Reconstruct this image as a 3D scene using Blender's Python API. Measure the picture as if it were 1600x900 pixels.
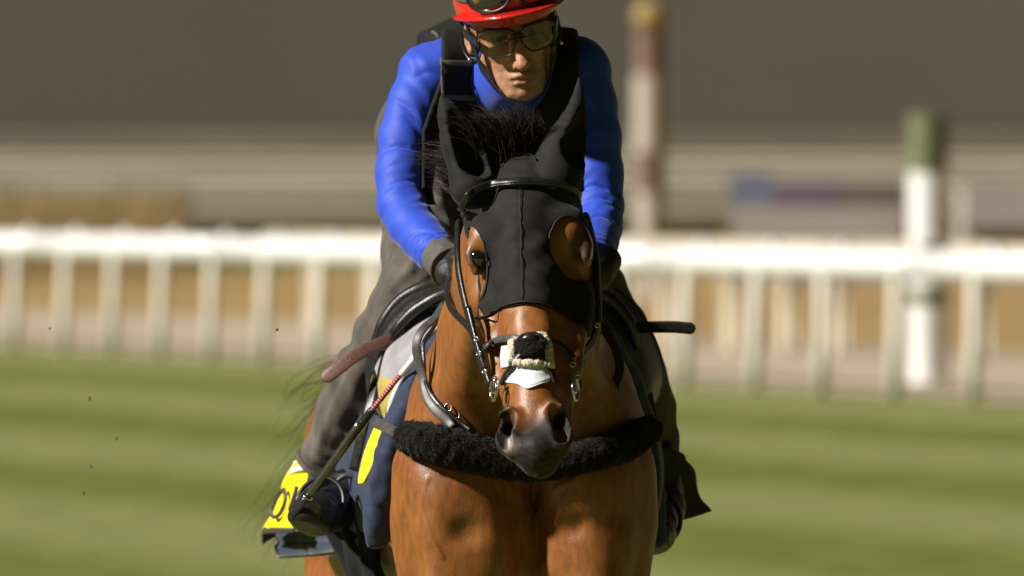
import bpy, math, random
import numpy as np
from mathutils import Vector, Matrix

for o in list(bpy.data.objects):
    bpy.data.objects.remove(o, do_unlink=True)
SC = bpy.context.scene
COL = SC.collection
random.seed(7)
RNG = np.random.default_rng(7)

# ------------------------------------------------------------------ camera
CH = 1.82          # lens height above the turf
FPX = 13500.0      # focal length in pixels of the 1600 px wide photograph
HOR = 263.0        # row of the horizon
cam_d = bpy.data.cameras.new('camera')
cam = bpy.data.objects.new('camera', cam_d)
COL.objects.link(cam)
cam.location = (0, 0, CH)
cam.rotation_euler = (math.radians(90), 0, 0)
cam_d.sensor_width = 36.0
cam_d.lens = FPX / 1600 * 36.0
cam_d.shift_y = -(450 - HOR) / 1600
cam_d.clip_start = 0.5
cam_d.clip_end = 2000
cam_d.dof.use_dof = True
cam_d.dof.focus_distance = 15.2
cam_d.dof.aperture_fstop = (cam_d.lens / 1000) / 0.053
SC.camera = cam

# ------------------------------------------------------------------ light: night, tall floodlights to the left of the lens
W = bpy.data.worlds.new('World')
SC.world = W
W.use_nodes = True
nt = W.node_tree
bg = nt.nodes['Background']
bg.inputs['Color'].default_value = (0.098, 0.081, 0.054, 1)   # floodlit dusty night air
bg.inputs['Strength'].default_value = 0.14
SUN_AZ, SUN_EL = math.radians(70), math.radians(34)           # azimuth to the left of the lens axis
sd = bpy.data.lights.new('floodlight', 'SUN')
sd.energy = 4.2
sd.angle = math.radians(3.0)
sd.color = (1.0, 0.965, 0.90)
sun = bpy.data.objects.new('floodlight', sd)
COL.objects.link(sun)
SUNV = Vector((-math.sin(SUN_AZ) * math.cos(SUN_EL), -math.cos(SUN_AZ) * math.cos(SUN_EL), math.sin(SUN_EL)))
sun.rotation_euler = SUNV.to_track_quat('Z', 'Y').to_euler()
sun.location = (-20, -10, 25)
SC.view_settings.view_transform = 'Standard'
SC.view_settings.look = 'None'
SC.view_settings.gamma = 1
SC.view_settings.use_curve_mapping = False
SC.view_settings.exposure = 0.9

# ------------------------------------------------------------------ helpers: pixels, vectors, meshes
def px(x, y, d):
    return np.array([(x - 800) / FPX * d, d, CH + (HOR - y) / FPX * d], dtype=np.float64)
def V(*a): return np.array(a, dtype=np.float64)
def nrm(v): return v / (np.linalg.norm(v, axis=-1, keepdims=True) + 1e-12)

def tag(o, label=None, cat=None, group=None, kind=None):
    if label: o['label'] = label
    if cat: o['category'] = cat
    if group: o['group'] = group
    if kind: o['kind'] = kind
    return o
def thing(name, label, cat, loc, group=None):
    o = bpy.data.objects.new(name, None)
    o.empty_display_size = 0.1
    COL.objects.link(o)
    o.location = Vector(tuple(float(c) for c in loc))
    return tag(o, label, cat, group)
def wpos(o):
    p = Vector(o.location)
    while o.parent:
        o = o.parent
        p = p + Vector(o.location)
    return p
def mesh_obj(name, verts, faces, material, parent=None, smooth=True, cols=None, origin=None):
    verts = np.asarray(verts, dtype=np.float64).reshape(-1, 3)
    base = np.array(wpos(parent)) if parent else np.zeros(3)
    org = np.array(origin) if origin is not None else (base if parent else verts.mean(0) * np.array([1, 1, 0]) + np.array([0, 0, verts[:, 2].min()]))
    me = bpy.data.meshes.new(name)
    me.from_pydata((verts - org).tolist(), [], faces if isinstance(faces, list) else faces.tolist())
    me.update()
    if smooth:
        me.polygons.foreach_set('use_smooth', [True] * len(me.polygons))
    if cols is not None:
        ca = me.color_attributes.new('Col', 'FLOAT_COLOR', 'POINT')
        c4 = np.ones((len(verts), 4), dtype=np.float32)
        c4[:, :3] = cols
        ca.data.foreach_set('color', c4.ravel())
    for m in (material if isinstance(material, (list, tuple)) else [material]):
        me.materials.append(m)
    o = bpy.data.objects.new(name, me)
    COL.objects.link(o)
    if parent:
        o.parent = parent
    o.location = Vector(org - base)
    return o
def flipfix(verts, faces):
    """make a closed surface face outwards"""
    v = np.asarray(verts); f = np.asarray(faces)
    a, b, c = v[f[:, 0]], v[f[:, 1]], v[f[:, 2]]
    vol = np.einsum('ij,ij->i', a, np.cross(b, c)).sum()
    if f.shape[1] == 4:
        d = v[f[:, 3]]
        vol += np.einsum('ij,ij->i', a, np.cross(c, d)).sum()
    return f[:, ::-1] if vol < 0 else f

def catmull(P, n):
    P = np.asarray(P, dtype=np.float64)
    m = len(P)
    if m == 2:
        t = np.linspace(0, 1, n)[:, None]
        return P[0] * (1 - t) + P[1] * t
    Q = np.vstack([2 * P[0] - P[1], P, 2 * P[-1] - P[-2]])
    u = np.linspace(0, m - 1 - 1e-9, n)
    i = np.floor(u).astype(int); t = (u - i)[:, None]
    p0, p1, p2, p3 = Q[i], Q[i + 1], Q[i + 2], Q[i + 3]
    return 0.5 * (2 * p1 + (p2 - p0) * t + (2 * p0 - 5 * p1 + 4 * p2 - p3) * t * t + (3 * p1 - p0 - 3 * p2 + p3) * t ** 3)

def frames(C, up):
    T = nrm(np.gradient(C, axis=0))
    up = np.broadcast_to(np.asarray(up, dtype=np.float64), C.shape)
    N = nrm(up - T * (up * T).sum(1, keepdims=True))
    return T, N, np.cross(T, N)

def tube_geo(P, r, n=24, seg=10, up=(0.2, 0.3, 1), squash=1.0):
    """round tube along P; r scalar or one radius per knot"""
    C = catmull(P, n)
    r = np.asarray(r, dtype=np.float64)
    R = np.full(n, float(r)) if r.ndim == 0 else np.interp(np.linspace(0, len(r) - 1, n), np.arange(len(r)), r)
    T, N, B = frames(C, up)
    a = np.linspace(0, 2 * math.pi, seg, endpoint=False)
    ring = C[:, None] + R[:, None, None] * (np.cos(a)[None, :, None] * N[:, None] * squash + np.sin(a)[None, :, None] * B[:, None])
    v = ring.reshape(-1, 3)
    f = []
    for i in range(n - 1):
        for j in range(seg):
            k = (j + 1) % seg
            f.append([i * seg + j, i * seg + k, (i + 1) * seg + k, (i + 1) * seg + j])
    v = np.vstack([v, C[0], C[-1]])
    c0, c1 = len(v) - 2, len(v) - 1
    for j in range(seg):
        k = (j + 1) % seg
        f.append([c0, k, j, j]); f.append([c1, (n - 1) * seg + j, (n - 1) * seg + k, (n - 1) * seg + k])
    f = [q[:3] if q[2] == q[3] else q for q in f]
    return v, f
def ribbon_geo(P, w, t, up, n=30, taper_end=0.0, taper_start=0.0):
    """leather strap: flat section of width w and thickness t, up = face normal (vector or one per knot)"""
    C = catmull(P, n)
    up = np.asarray(up, dtype=np.float64)
    U = catmull(up, n) if up.ndim == 2 else up
    T, N, B = frames(C, U)
    w = np.asarray(w, dtype=np.float64)
    Wd = np.full(n, float(w)) if w.ndim == 0 else np.interp(np.linspace(0, len(w) - 1, n), np.arange(len(w)), w)
    s = np.linspace(0, 1, n)
    if taper_end:
        e = np.clip((1 - s) / taper_end, 0, 1); Wd = Wd * np.sqrt(np.clip(1 - (1 - e) ** 2, 0.01, 1))
    if taper_start:
        e = np.clip(s / taper_start, 0, 1); Wd = Wd * np.sqrt(np.clip(1 - (1 - e) ** 2, 0.01, 1))
    sec = [(-.5, -.25), (-.42, -.5), (.42, -.5), (.5, -.25), (.5, .25), (.42, .5), (.15, .56), (-.15, .56), (-.42, .5), (-.5, .25)]
    k = len(sec)
    S = np.array(sec)
    ring = C[:, None] + S[None, :, :1] * Wd[:, None, None] * B[:, None] + S[None, :, 1:] * t * N[:, None]
    v = ring.reshape(-1, 3)
    f = []
    for i in range(n - 1):
        for j in range(k):
            m = (j + 1) % k
            f.append([i * k + j, i * k + m, (i + 1) * k + m, (i + 1) * k + j])
    f.append(list(range(k))[::-1]); f.append([(n - 1) * k + j for j in range(k)])
    return v, f
def merge(*geos):
    vs, fs, o = [], [], 0
    for v, f in geos:
        vs.append(np.asarray(v)); fs += [[i + o for i in q] for q in f]; o += len(v)
    return np.vstack(vs), fs
def sheet_geo(rows, thick, nu=30, nv=20, bulge=None):
    """cloth through a grid of 3-D points (rows of equal length) with real thickness"""
    R = np.array(rows)
    A = np.array([catmull(r, nu) for r in R])
    G = np.array([catmull(A[:, j], nv) for j in range(nu)]).transpose(1, 0, 2)
    du = np.gradient(G, axis=1); dv = np.gradient(G, axis=0)
    Nn = nrm(np.cross(du, dv))
    if (Nn[..., 1]).mean() > 0: Nn = -Nn        # face the lens side
    if bulge is not None:
        uu, vv = np.meshgrid(np.linspace(0, 1, nu), np.linspace(0, 1, nv))
        G = G + Nn * bulge(uu, vv)[..., None]
    top = G + Nn * thick / 2; bot = G - Nn * thick / 2
    v = np.vstack([top.reshape(-1, 3), bot.reshape(-1, 3)])
    f = []; o = nu * nv
    for i in range(nv - 1):
        for j in range(nu - 1):
            a, b, c, d = i * nu + j, i * nu + j + 1, (i + 1) * nu + j + 1, (i + 1) * nu + j
            f.append([a, b, c, d]); f.append([o + d, o + c, o + b, o + a])
    edge = [j for j in range(nu)] + [i * nu + nu - 1 for i in range(1, nv)] + [(nv - 1) * nu + j for j in range(nu - 2, -1, -1)] + [i * nu for i in range(nv - 2, 0, -1)]
    for a, b in zip(edge, edge[1:] + edge[:1]):
        f.append([b, a, o + a, o + b])
    return v, f
def box_geo(c, s, rz=0.0, bev=0.0):
    c = np.asarray(c, float); h = np.asarray(s, float) / 2
    if bev <= 0:
        v = np.array([[x, y, z] for x in (-1, 1) for y in (-1, 1) for z in (-1, 1)]) * h
        f = [[0, 1, 3, 2], [4, 6, 7, 5], [0, 4, 5, 1], [2, 3, 7, 6], [0, 2, 6, 4], [1, 5, 7, 3]]
    else:
        v = []; b = bev
        for z, q in ((-h[2], b), (-h[2] + b, 0), (h[2] - b, 0), (h[2], b)):
            for sx, sy in ((-1, -1), (1, -1), (1, 1), (-1, 1)):
                if sx * sy > 0: o1, o2 = (b, 0), (0, b)
                else: o1, o2 = (0, b), (b, 0)
                for o_ in (o1, o2):
                    v.append([sx * (h[0] - q * .7 - o_[0]), sy * (h[1] - q * .7 - o_[1]), z])
        v = np.array(v); f = []
        for i in range(3):
            for j in range(8):
                k = (j + 1) % 8
                f.append([i * 8 + j, i * 8 + k, (i + 1) * 8 + k, (i + 1) * 8 + j])
        f.append(list(range(8))[::-1]); f.append([24 + j for j in range(8)])
    ca, sa = math.cos(rz), math.sin(rz)
    v = v @ np.array([[ca, sa, 0], [-sa, ca, 0], [0, 0, 1]])
    return v + c, f
def lathe_geo(prof, c, seg=16):
    """prof: list of (r, z)"""
    v = []; f = []
    for r, z in prof:
        for j in range(seg):
            a = 2 * math.pi * j / seg
            v.append([c[0] + r * math.cos(a), c[1] + r * math.sin(a), c[2] + z])
    for i in range(len(prof) - 1):
        for j in range(seg):
            k = (j + 1) % seg
            f.append([i * seg + j, i * seg + k, (i + 1) * seg + k, (i + 1) * seg + j])
    f.append(list(range(seg))[::-1]); f.append([(len(prof) - 1) * seg + j for j in range(seg)])
    return np.array(v), f
def ring_geo(c, nv, R, r, seg=28, s2=8, ell=1.0, upv=(0, 0, 1)):
    nv = nrm(np.asarray(nv, float)); u = nrm(np.cross(nv, np.asarray(upv, float) + 1e-4)); w = np.cross(nv, u)
    a = np.linspace(0, 2 * math.pi, seg, endpoint=False); v = []; f = []
    for t in a:
        e = math.cos(t) * u + math.sin(t) * w * ell; en = nrm(e)
        for q in np.linspace(0, 2 * math.pi, s2, endpoint=False):
            v.append(c + R * e + r * (math.cos(q) * en + math.sin(q) * nv))
    for i in range(seg):
        for j in range(s2):
            k = (i + 1) % seg; m = (j + 1) % s2
            f.append([i * s2 + j, k * s2 + j, k * s2 + m, i * s2 + m])
    return np.array(v), f

# ------------------------------------------------------------------ helpers: signed distance modelling (numpy)
def smin(a, b, k):
    h = np.maximum(k - np.abs(a - b), 0) / k
    return np.minimum(a, b) - h * h * k * 0.25
def smax(a, b, k): return -smin(-a, -b, k)
def sph(P, c, r): return np.sqrt(((P - np.asarray(c, P.dtype)) ** 2).sum(1)) - r
def ell(P, c, r, R=None):
    q = P - np.asarray(c, P.dtype)
    if R is not None: q = q @ np.asarray(R, P.dtype)      # columns of R = local axes
    r = np.asarray(r, P.dtype)
    k0 = np.sqrt(((q / r) ** 2).sum(1)); k1 = np.sqrt(((q / (r * r)) ** 2).sum(1)) + 1e-9
    return k0 * (k0 - 1) / k1
def rc(P, a, b, r1, r2):
    a = np.asarray(a, P.dtype); ab = np.asarray(b, P.dtype) - a
    t = np.clip(((P - a) @ ab) / (ab @ ab + 1e-12), 0, 1)
    return np.sqrt(((P - a - t[:, None] * ab) ** 2).sum(1)) - (r1 + t * (r2 - r1))
def chain(P, pts, rad, k=0.0, n=0):
    pts = np.asarray(pts, float); rad = np.asarray(rad, float)
    if rad.ndim == 0: rad = np.full(len(pts), float(rad))
    if n:
        rad = np.interp(np.linspace(0, len(rad) - 1, n), np.arange(len(rad)), rad); pts = catmull(pts, n)
    d = None
    for i in range(len(pts) - 1):
        e = rc(P, pts[i], pts[i + 1], float(rad[i]), float(rad[i + 1]))
        d = e if d is None else (smin(d, e, k) if k else np.minimum(d, e))
    return d
def wob(P, s, seed=0):
    """smooth wandering value in about [-1, 1]; s = wavelength"""
    r = np.random.default_rng(seed); o = 0
    for _ in range(5):
        k = nrm(r.normal(size=3)) * 2 * math.pi / s * r.uniform(.7, 1.5)
        o = o + np.sin(P @ k.astype(P.dtype) + r.uniform(0, 6.28))
    return o / 3.2
def boxed(f, lo, hi, pad=.07):
    """f is evaluated only near its box; farther off the distance to the box stands in"""
    lo = np.asarray(lo, np.float32); hi = np.asarray(hi, np.float32)
    def g(P):
        q = np.maximum(np.maximum(lo - P, P - hi), 0)
        d = np.sqrt((q * q).sum(1)) + pad * .5
        m = d < pad * 1.5
        if m.any(): d[m] = f(P[m])
        return d
    return g
def pbox(pts, rad):
    pts = np.asarray(pts); r = float(np.max(rad))
    return pts.min(0) - r, pts.max(0) + r
def grad(f, P, e=8e-4):
    G = np.empty_like(P)
    for i in range(3):
        D = np.zeros(3, P.dtype); D[i] = e
        G[:, i] = f(P + D) - f(P - D)
    return G / (2 * e)
def surf(f, lo, hi, vox, safety=1.7, newton=1):
    """polygonise f = 0 inside a box (block-sparse evaluation + surface nets)"""
    lo = np.asarray(lo, float); hi = np.asarray(hi, float)
    B = 8
    nb = np.maximum(np.ceil((hi - lo) / (vox * B)).astype(int), 1)
    g = np.stack(np.meshgrid(*[np.arange(n) for n in nb], indexing='ij'), -1).reshape(-1, 3)
    cen = (lo + (g * B + B / 2) * vox).astype(np.float32)
    fc = f(cen)
    keep = np.abs(fc) < B * vox * 0.87 * safety
    dims = nb * B + 1
    F = np.empty(dims, np.float32)
    sg = np.where(fc < 0, -1.0, 1.0).astype(np.float32).reshape(nb)
    F[:-1, :-1, :-1] = sg.repeat(B, 0).repeat(B, 1).repeat(B, 2)
    F[-1] = F[-2]; F[:, -1] = F[:, -2]; F[:, :, -1] = F[:, :, -2]
    gk = g[keep]
    loc = np.stack(np.meshgrid(*[np.arange(B + 1)] * 3, indexing='ij'), -1).reshape(-1, 3)
    CHK = 600
    for s in range(0, len(gk), CHK):
        idx = (gk[s:s + CHK, None] * B + loc[None]).reshape(-1, 3)
        F[idx[:, 0], idx[:, 1], idx[:, 2]] = f((lo + idx * vox).astype(np.float32))
    neg = F < 0
    c = np.zeros(np.array(dims) - 1, np.int8)
    for i in (0, 1):
        for j in (0, 1):
            for k in (0, 1):
                c += neg[i:dims[0] - 1 + i, j:dims[1] - 1 + j, k:dims[2] - 1 + k]
    act = (c > 0) & (c < 8)
    ci = np.argwhere(act)
    vid = np.full(act.shape, -1, np.int32); vid[act] = np.arange(len(ci))
    acc = np.zeros((len(ci), 3)); cnt = np.zeros(len(ci))
    cor = [(i, j, k) for i in (0, 1) for j in (0, 1) for k in (0, 1)]
    vals = {q: F[ci[:, 0] + q[0], ci[:, 1] + q[1], ci[:, 2] + q[2]] for q in cor}
    for q in cor:
        for ax in range(3):
            if q[ax] == 0:
                p = list(q); p[ax] = 1; p = tuple(p)
                a, b = vals[q], vals[p]
                m = (a < 0) != (b < 0)
                t = np.where(m, a / np.where(a == b, 1, a - b), 0)
                pos = np.tile(np.array(q, float), (len(ci), 1)); pos[:, ax] += t
                acc[m] += pos[m]; cnt[m] += 1
    verts = lo + (ci + acc / np.maximum(cnt, 1)[:, None]) * vox
    faces = []
    for ax in range(3):
        u, w = (ax + 1) % 3, (ax + 2) % 3
        sl0 = [slice(None)] * 3; sl1 = [slice(None)] * 3
        sl0[ax] = slice(0, -1); sl1[ax] = slice(1, None)
        m = neg[tuple(sl0)] != neg[tuple(sl1)]
        e = np.argwhere(m)
        e = e[(e[:, u] > 0) & (e[:, w] > 0) & (e[:, u] < dims[u] - 1) & (e[:, w] < dims[w] - 1)]
        if not len(e): continue
        inside0 = neg[e[:, 0], e[:, 1], e[:, 2]]
        def cell(du, dw):
            q = e.copy(); q[:, u] -= du; q[:, w] -= dw
            return vid[q[:, 0], q[:, 1], q[:, 2]]
        qd = np.stack([cell(1, 1), cell(0, 1), cell(0, 0), cell(1, 0)], 1)
        qd[~inside0] = qd[~inside0][:, ::-1]
        faces.append(qd)
    faces = np.vstack(faces); faces = faces[(faces >= 0).all(1)]
    for _ in range(newton):
        Pv = verts.astype(np.float32)
        G = grad(f, Pv, vox * .35); d = f(Pv)
        st = -(d / np.maximum((G * G).sum(1), .15))[:, None] * G
        ln = np.linalg.norm(st, axis=1, keepdims=True)
        verts = verts + st * np.minimum(1, vox * .7 / (ln + 1e-9))
    return verts, faces
def hit(f, x, y, d0=14.4, d1=17.5, off=0.0):
    """first point where the photo pixel's sight line meets the surface f = off"""
    d = d0
    for _ in range(160):
        p = px(x, y, d)
        v = float(f(p[None])[0]) - off
        if v < 2e-4: return p
        d += max(v * .7, 2e-4)
        if d > d1: break
    return None
def snap(f, pts, off=0.0, it=6):
    P = np.asarray(pts, float).copy()
    for _ in range(it):
        G = grad(f, P); d = f(P) - off
        P = P - (d / np.maximum((G * G).sum(1), .1))[:, None] * G * .9
    return P
def normals(f, pts): return nrm(grad(f, np.asarray(pts, float), 2e-3))

# ------------------------------------------------------------------ materials
def mat(name, col, rough=0.6, metal=0.0, spec=0.5, var=0.0, vscale=30.0, bump=0.0, bscale=400.0, stretch=(1, 1, 1), attr=False,
        coat=0.0, sheen=0.0, sss=0.0, col2=None, emission=None, alpha=None, trans=0.0, rvar=0.0, bdist=0.002):
    m = bpy.data.materials.new(name)
    m.use_nodes = True
    t = m.node_tree; b = t.nodes['Principled BSDF']
    b.inputs['Base Color'].default_value = (*col, 1)
    b.inputs['Roughness'].default_value = rough
    b.inputs['Metallic'].default_value = metal
    b.inputs['Specular IOR Level'].default_value = spec
    b.inputs['Coat Weight'].default_value = coat
    b.inputs['Sheen Weight'].default_value = sheen
    b.inputs['Sheen Roughness'].default_value = 0.4
    b.inputs['Transmission Weight'].default_value = trans
    if sss:
        b.inputs['Subsurface Weight'].default_value = sss
        b.inputs['Subsurface Radius'].default_value = (0.01, 0.004, 0.002)
        b.inputs['Subsurface Scale'].default_value = 0.4
    if alpha is not None: b.inputs['Alpha'].default_value = alpha
    tc = t.nodes.new('ShaderNodeTexCoord')
    mp = t.nodes.new('ShaderNodeMapping'); mp.inputs['Scale'].default_value = stretch
    t.links.new(tc.outputs['Object'], mp.inputs['Vector'])
    src = None
    if attr:
        a = t.nodes.new('ShaderNodeVertexColor'); a.layer_name = 'Col'; src = a.outputs['Color']
    if var:
        n = t.nodes.new('ShaderNodeTexNoise'); n.inputs['Scale'].default_value = vscale; n.inputs['Detail'].default_value = 6
        t.links.new(mp.outputs['Vector'], n.inputs['Vector'])
        r = t.nodes.new('ShaderNodeMapRange')
        r.inputs['From Min'].default_value = .25; r.inputs['From Max'].default_value = .75
        r.inputs['To Min'].default_value = 1 - var; r.inputs['To Max'].default_value = 1 + var
        t.links.new(n.outputs['Fac'], r.inputs['Value'])
        mx = t.nodes.new('ShaderNodeMix'); mx.data_type = 'RGBA'; mx.blend_type = 'MULTIPLY'; mx.inputs['Factor'].default_value = 1
        if col2 is not None:
            m2 = t.nodes.new('ShaderNodeMix'); m2.data_type = 'RGBA'
            m2.inputs['A'].default_value = (*col, 1); m2.inputs['B'].default_value = (*col2, 1)
            n2 = t.nodes.new('ShaderNodeTexNoise'); n2.inputs['Scale'].default_value = vscale * .37; n2.inputs['Detail'].default_value = 4
            t.links.new(mp.outputs['Vector'], n2.inputs['Vector'])
            r2 = t.nodes.new('ShaderNodeMapRange'); r2.inputs['From Min'].default_value = .38; r2.inputs['From Max'].default_value = .62
            t.links.new(n2.outputs['Fac'], r2.inputs['Value']); t.links.new(r2.outputs['Result'], m2.inputs['Factor'])
            src = m2.outputs['Result']
        if src is not None: t.links.new(src, mx.inputs['A'])
        else: mx.inputs['A'].default_value = (*col, 1)
        t.links.new(r.outputs['Result'], mx.inputs['B'])
        src = mx.outputs['Result']
        if rvar:
            rr = t.nodes.new('ShaderNodeMapRange'); rr.inputs['To Min'].default_value = rough - rvar; rr.inputs['To Max'].default_value = rough + rvar
            t.links.new(n.outputs['Fac'], rr.inputs['Value']); t.links.new(rr.outputs['Result'], b.inputs['Roughness'])
    if src is not None: t.links.new(src, b.inputs['Base Color'])
    if bump:
        n = t.nodes.new('ShaderNodeTexNoise'); n.inputs['Scale'].default_value = bscale; n.inputs['Detail'].default_value = 4
        t.links.new(mp.outputs['Vector'], n.inputs['Vector'])
        bp = t.nodes.new('ShaderNodeBump'); bp.inputs['Strength'].default_value = bump; bp.inputs['Distance'].default_value = bdist
        t.links.new(n.outputs['Fac'], bp.inputs['Height']); t.links.new(bp.outputs['Normal'], b.inputs['Normal'])
    return m

M = {}
M['coat'] = mat('horse_coat', (.2, .08, .02), .42, spec=.46, attr=True, var=.30, vscale=55, stretch=(1.5, 1.5, .6), bump=.30, bscale=330, rvar=.14, sheen=.05)
M['hood'] = mat('stretch_fabric', (.0100, .0092, .0084), .76, spec=.20, var=.45, vscale=28, bump=.3, bscale=900, sheen=.06)
M['seam'] = mat('seam_thread', (.0110, .0100, .0092), .65, spec=.3)
M['leather'] = mat('black_leather', (.012, .011, .010), .32, spec=.5, var=.3, vscale=120, bump=.25, bscale=500, rvar=.15)
M['greyleather'] = mat('worn_grey_leather', (.055, .052, .047), .46, spec=.45, var=.3, vscale=60, bump=.08, bscale=500, rvar=.12)
M['brownleather'] = mat('brown_leather', (.13, .062, .046), .5, spec=.45, var=.3, vscale=110, bump=.3, bscale=420, rvar=.12)
M['steel'] = mat('polished_steel', (.62, .61, .58), .18, metal=1, var=.15, vscale=120)
M['fleece'] = mat('black_sheepskin', (.0105, .0085, .007), 1, spec=.06, var=.5, vscale=90, bump=1, bscale=200, sheen=.10, bdist=.006)
M['cream'] = mat('cream_sheepskin', (.60, .54, .42), .95, spec=.15, var=.25, vscale=150, bump=1, bscale=350, sheen=.3, bdist=.004)
M['tape'] = mat('white_tape', (.60, .61, .66), .5, spec=.4, var=.05, vscale=60, bump=.1, bscale=300)
M['eye'] = mat('horse_eye', (.006, .004, .003), .06, spec=.8, coat=1)
M['hair'] = mat('black_hair', (.017, .011, .008), .55, spec=.22, var=.4, vscale=200)
M['hoof'] = mat('hoof_horn', (.04, .033, .027), .55, var=.3, vscale=60)
M['blue'] = mat('blue_jersey', (.022, .062, .45), .6, spec=.3, var=.08, vscale=25, bump=.12, bscale=700, sheen=.15)
M['vest'] = mat('black_vest', (.0075, .0072, .0065), .78, spec=.22, var=.4, vscale=35, bump=.3, bscale=500, sheen=.05)
M['jeans'] = mat('grey_denim', (.082, .071, .060), .85, spec=.2, var=.45, vscale=28, bump=.5, bscale=600, sheen=.1, stretch=(1, 1, .45))
M['glove'] = mat('black_glove', (.012, .012, .011), .55, spec=.4, var=.3, vscale=90, bump=.3, bscale=500)
M['cuff'] = mat('grey_cuff', (.085, .082, .075), .8, spec=.25, var=.25, vscale=90, bump=.4, bscale=800)
M['boot'] = mat('black_boot', (.010, .0095, .009), .42, spec=.55, var=.35, vscale=40, bump=.25, bscale=60, rvar=.1, bdist=.004)
M['skin'] = mat('skin', (.42, .24, .15), .48, spec=.4, attr=True, var=.22, vscale=150, bump=.40, bscale=420, sss=.10)
M['helmet'] = mat('red_helmet', (.52, .014, .010), .22, spec=.5, coat=.5, var=.12, vscale=40)
M['black'] = mat('black_plastic', (.012, .012, .012), .35, spec=.5, var=.2, vscale=60)
M['strapgrey'] = mat('elastic_strap', (.07, .065, .058), .8, var=.2, vscale=150)
M['lens'] = mat('goggle_lens', (.62, .56, .46), .04, spec=.6, trans=1.0)
M['darklens'] = mat('dark_goggle_lens', (.012, .010, .009), .07, spec=.8, coat=1)
M['gold'] = mat('yellow_reflector', (.34, .25, .06), .25, metal=.7, var=.2, vscale=90)
M['navy'] = mat('navy_quilting', (.023, .031, .063), .8, spec=.25, var=.25, vscale=60, bump=.4, bscale=450, sheen=.2)
M['yellow'] = mat('yellow_cloth', (.72, .60, .012), .6, spec=.3, var=.08, vscale=40, bump=.2, bscale=500)
M['white'] = mat('white_cloth', (.78, .78, .78), .6, spec=.3, var=.06, vscale=50)
M['print'] = mat('dark_print', (.035, .03, .03), .6, var=.2, vscale=60)
M['shadeflap'] = mat('shaded_flap', (.040, .039, .038), .34, spec=.45, var=.3, vscale=30)  # grey flap darkened: the far side's shade is put into the colour
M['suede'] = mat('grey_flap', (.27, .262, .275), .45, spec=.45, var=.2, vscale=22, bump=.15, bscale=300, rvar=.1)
M['tan'] = mat('tan_flap_lining', (.36, .27, .07), .6, var=.2, vscale=30)
M['redgrip'] = mat('red_grip', (.33, .018, .02), .45, var=.2, vscale=200)
M['girth'] = mat('dark_girth_cloth', (.011, .0115, .013), .9, spec=.2, var=.35, vscale=40, bump=.4, bscale=200, sheen=.04, stretch=(2, 2, .5))
_t = M['coat'].node_tree; _b = _t.nodes['Principled BSDF']          # bare dark muzzle skin is duller than the sleek coat
for _l in [l for l in _t.links if l.to_socket == _b.inputs['Roughness']]: _t.links.remove(_l)
_v = _t.nodes.new('ShaderNodeVertexColor'); _v.layer_name = 'Col'
_w = _t.nodes.new('ShaderNodeRGBToBW'); _t.links.new(_v.outputs['Color'], _w.inputs[0])
for _s, _lo, _hi in (('Roughness', .66, .43), ('Specular IOR Level', .25, .46)):
    _r = _t.nodes.new('ShaderNodeMapRange'); _r.inputs['From Min'].default_value = .008; _r.inputs['From Max'].default_value = .07
    _r.inputs['To Min'].default_value = _lo; _r.inputs['To Max'].default_value = _hi
    _t.links.new(_w.outputs[0], _r.inputs['Value']); _t.links.new(_r.outputs['Result'], _b.inputs[_s])

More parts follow.
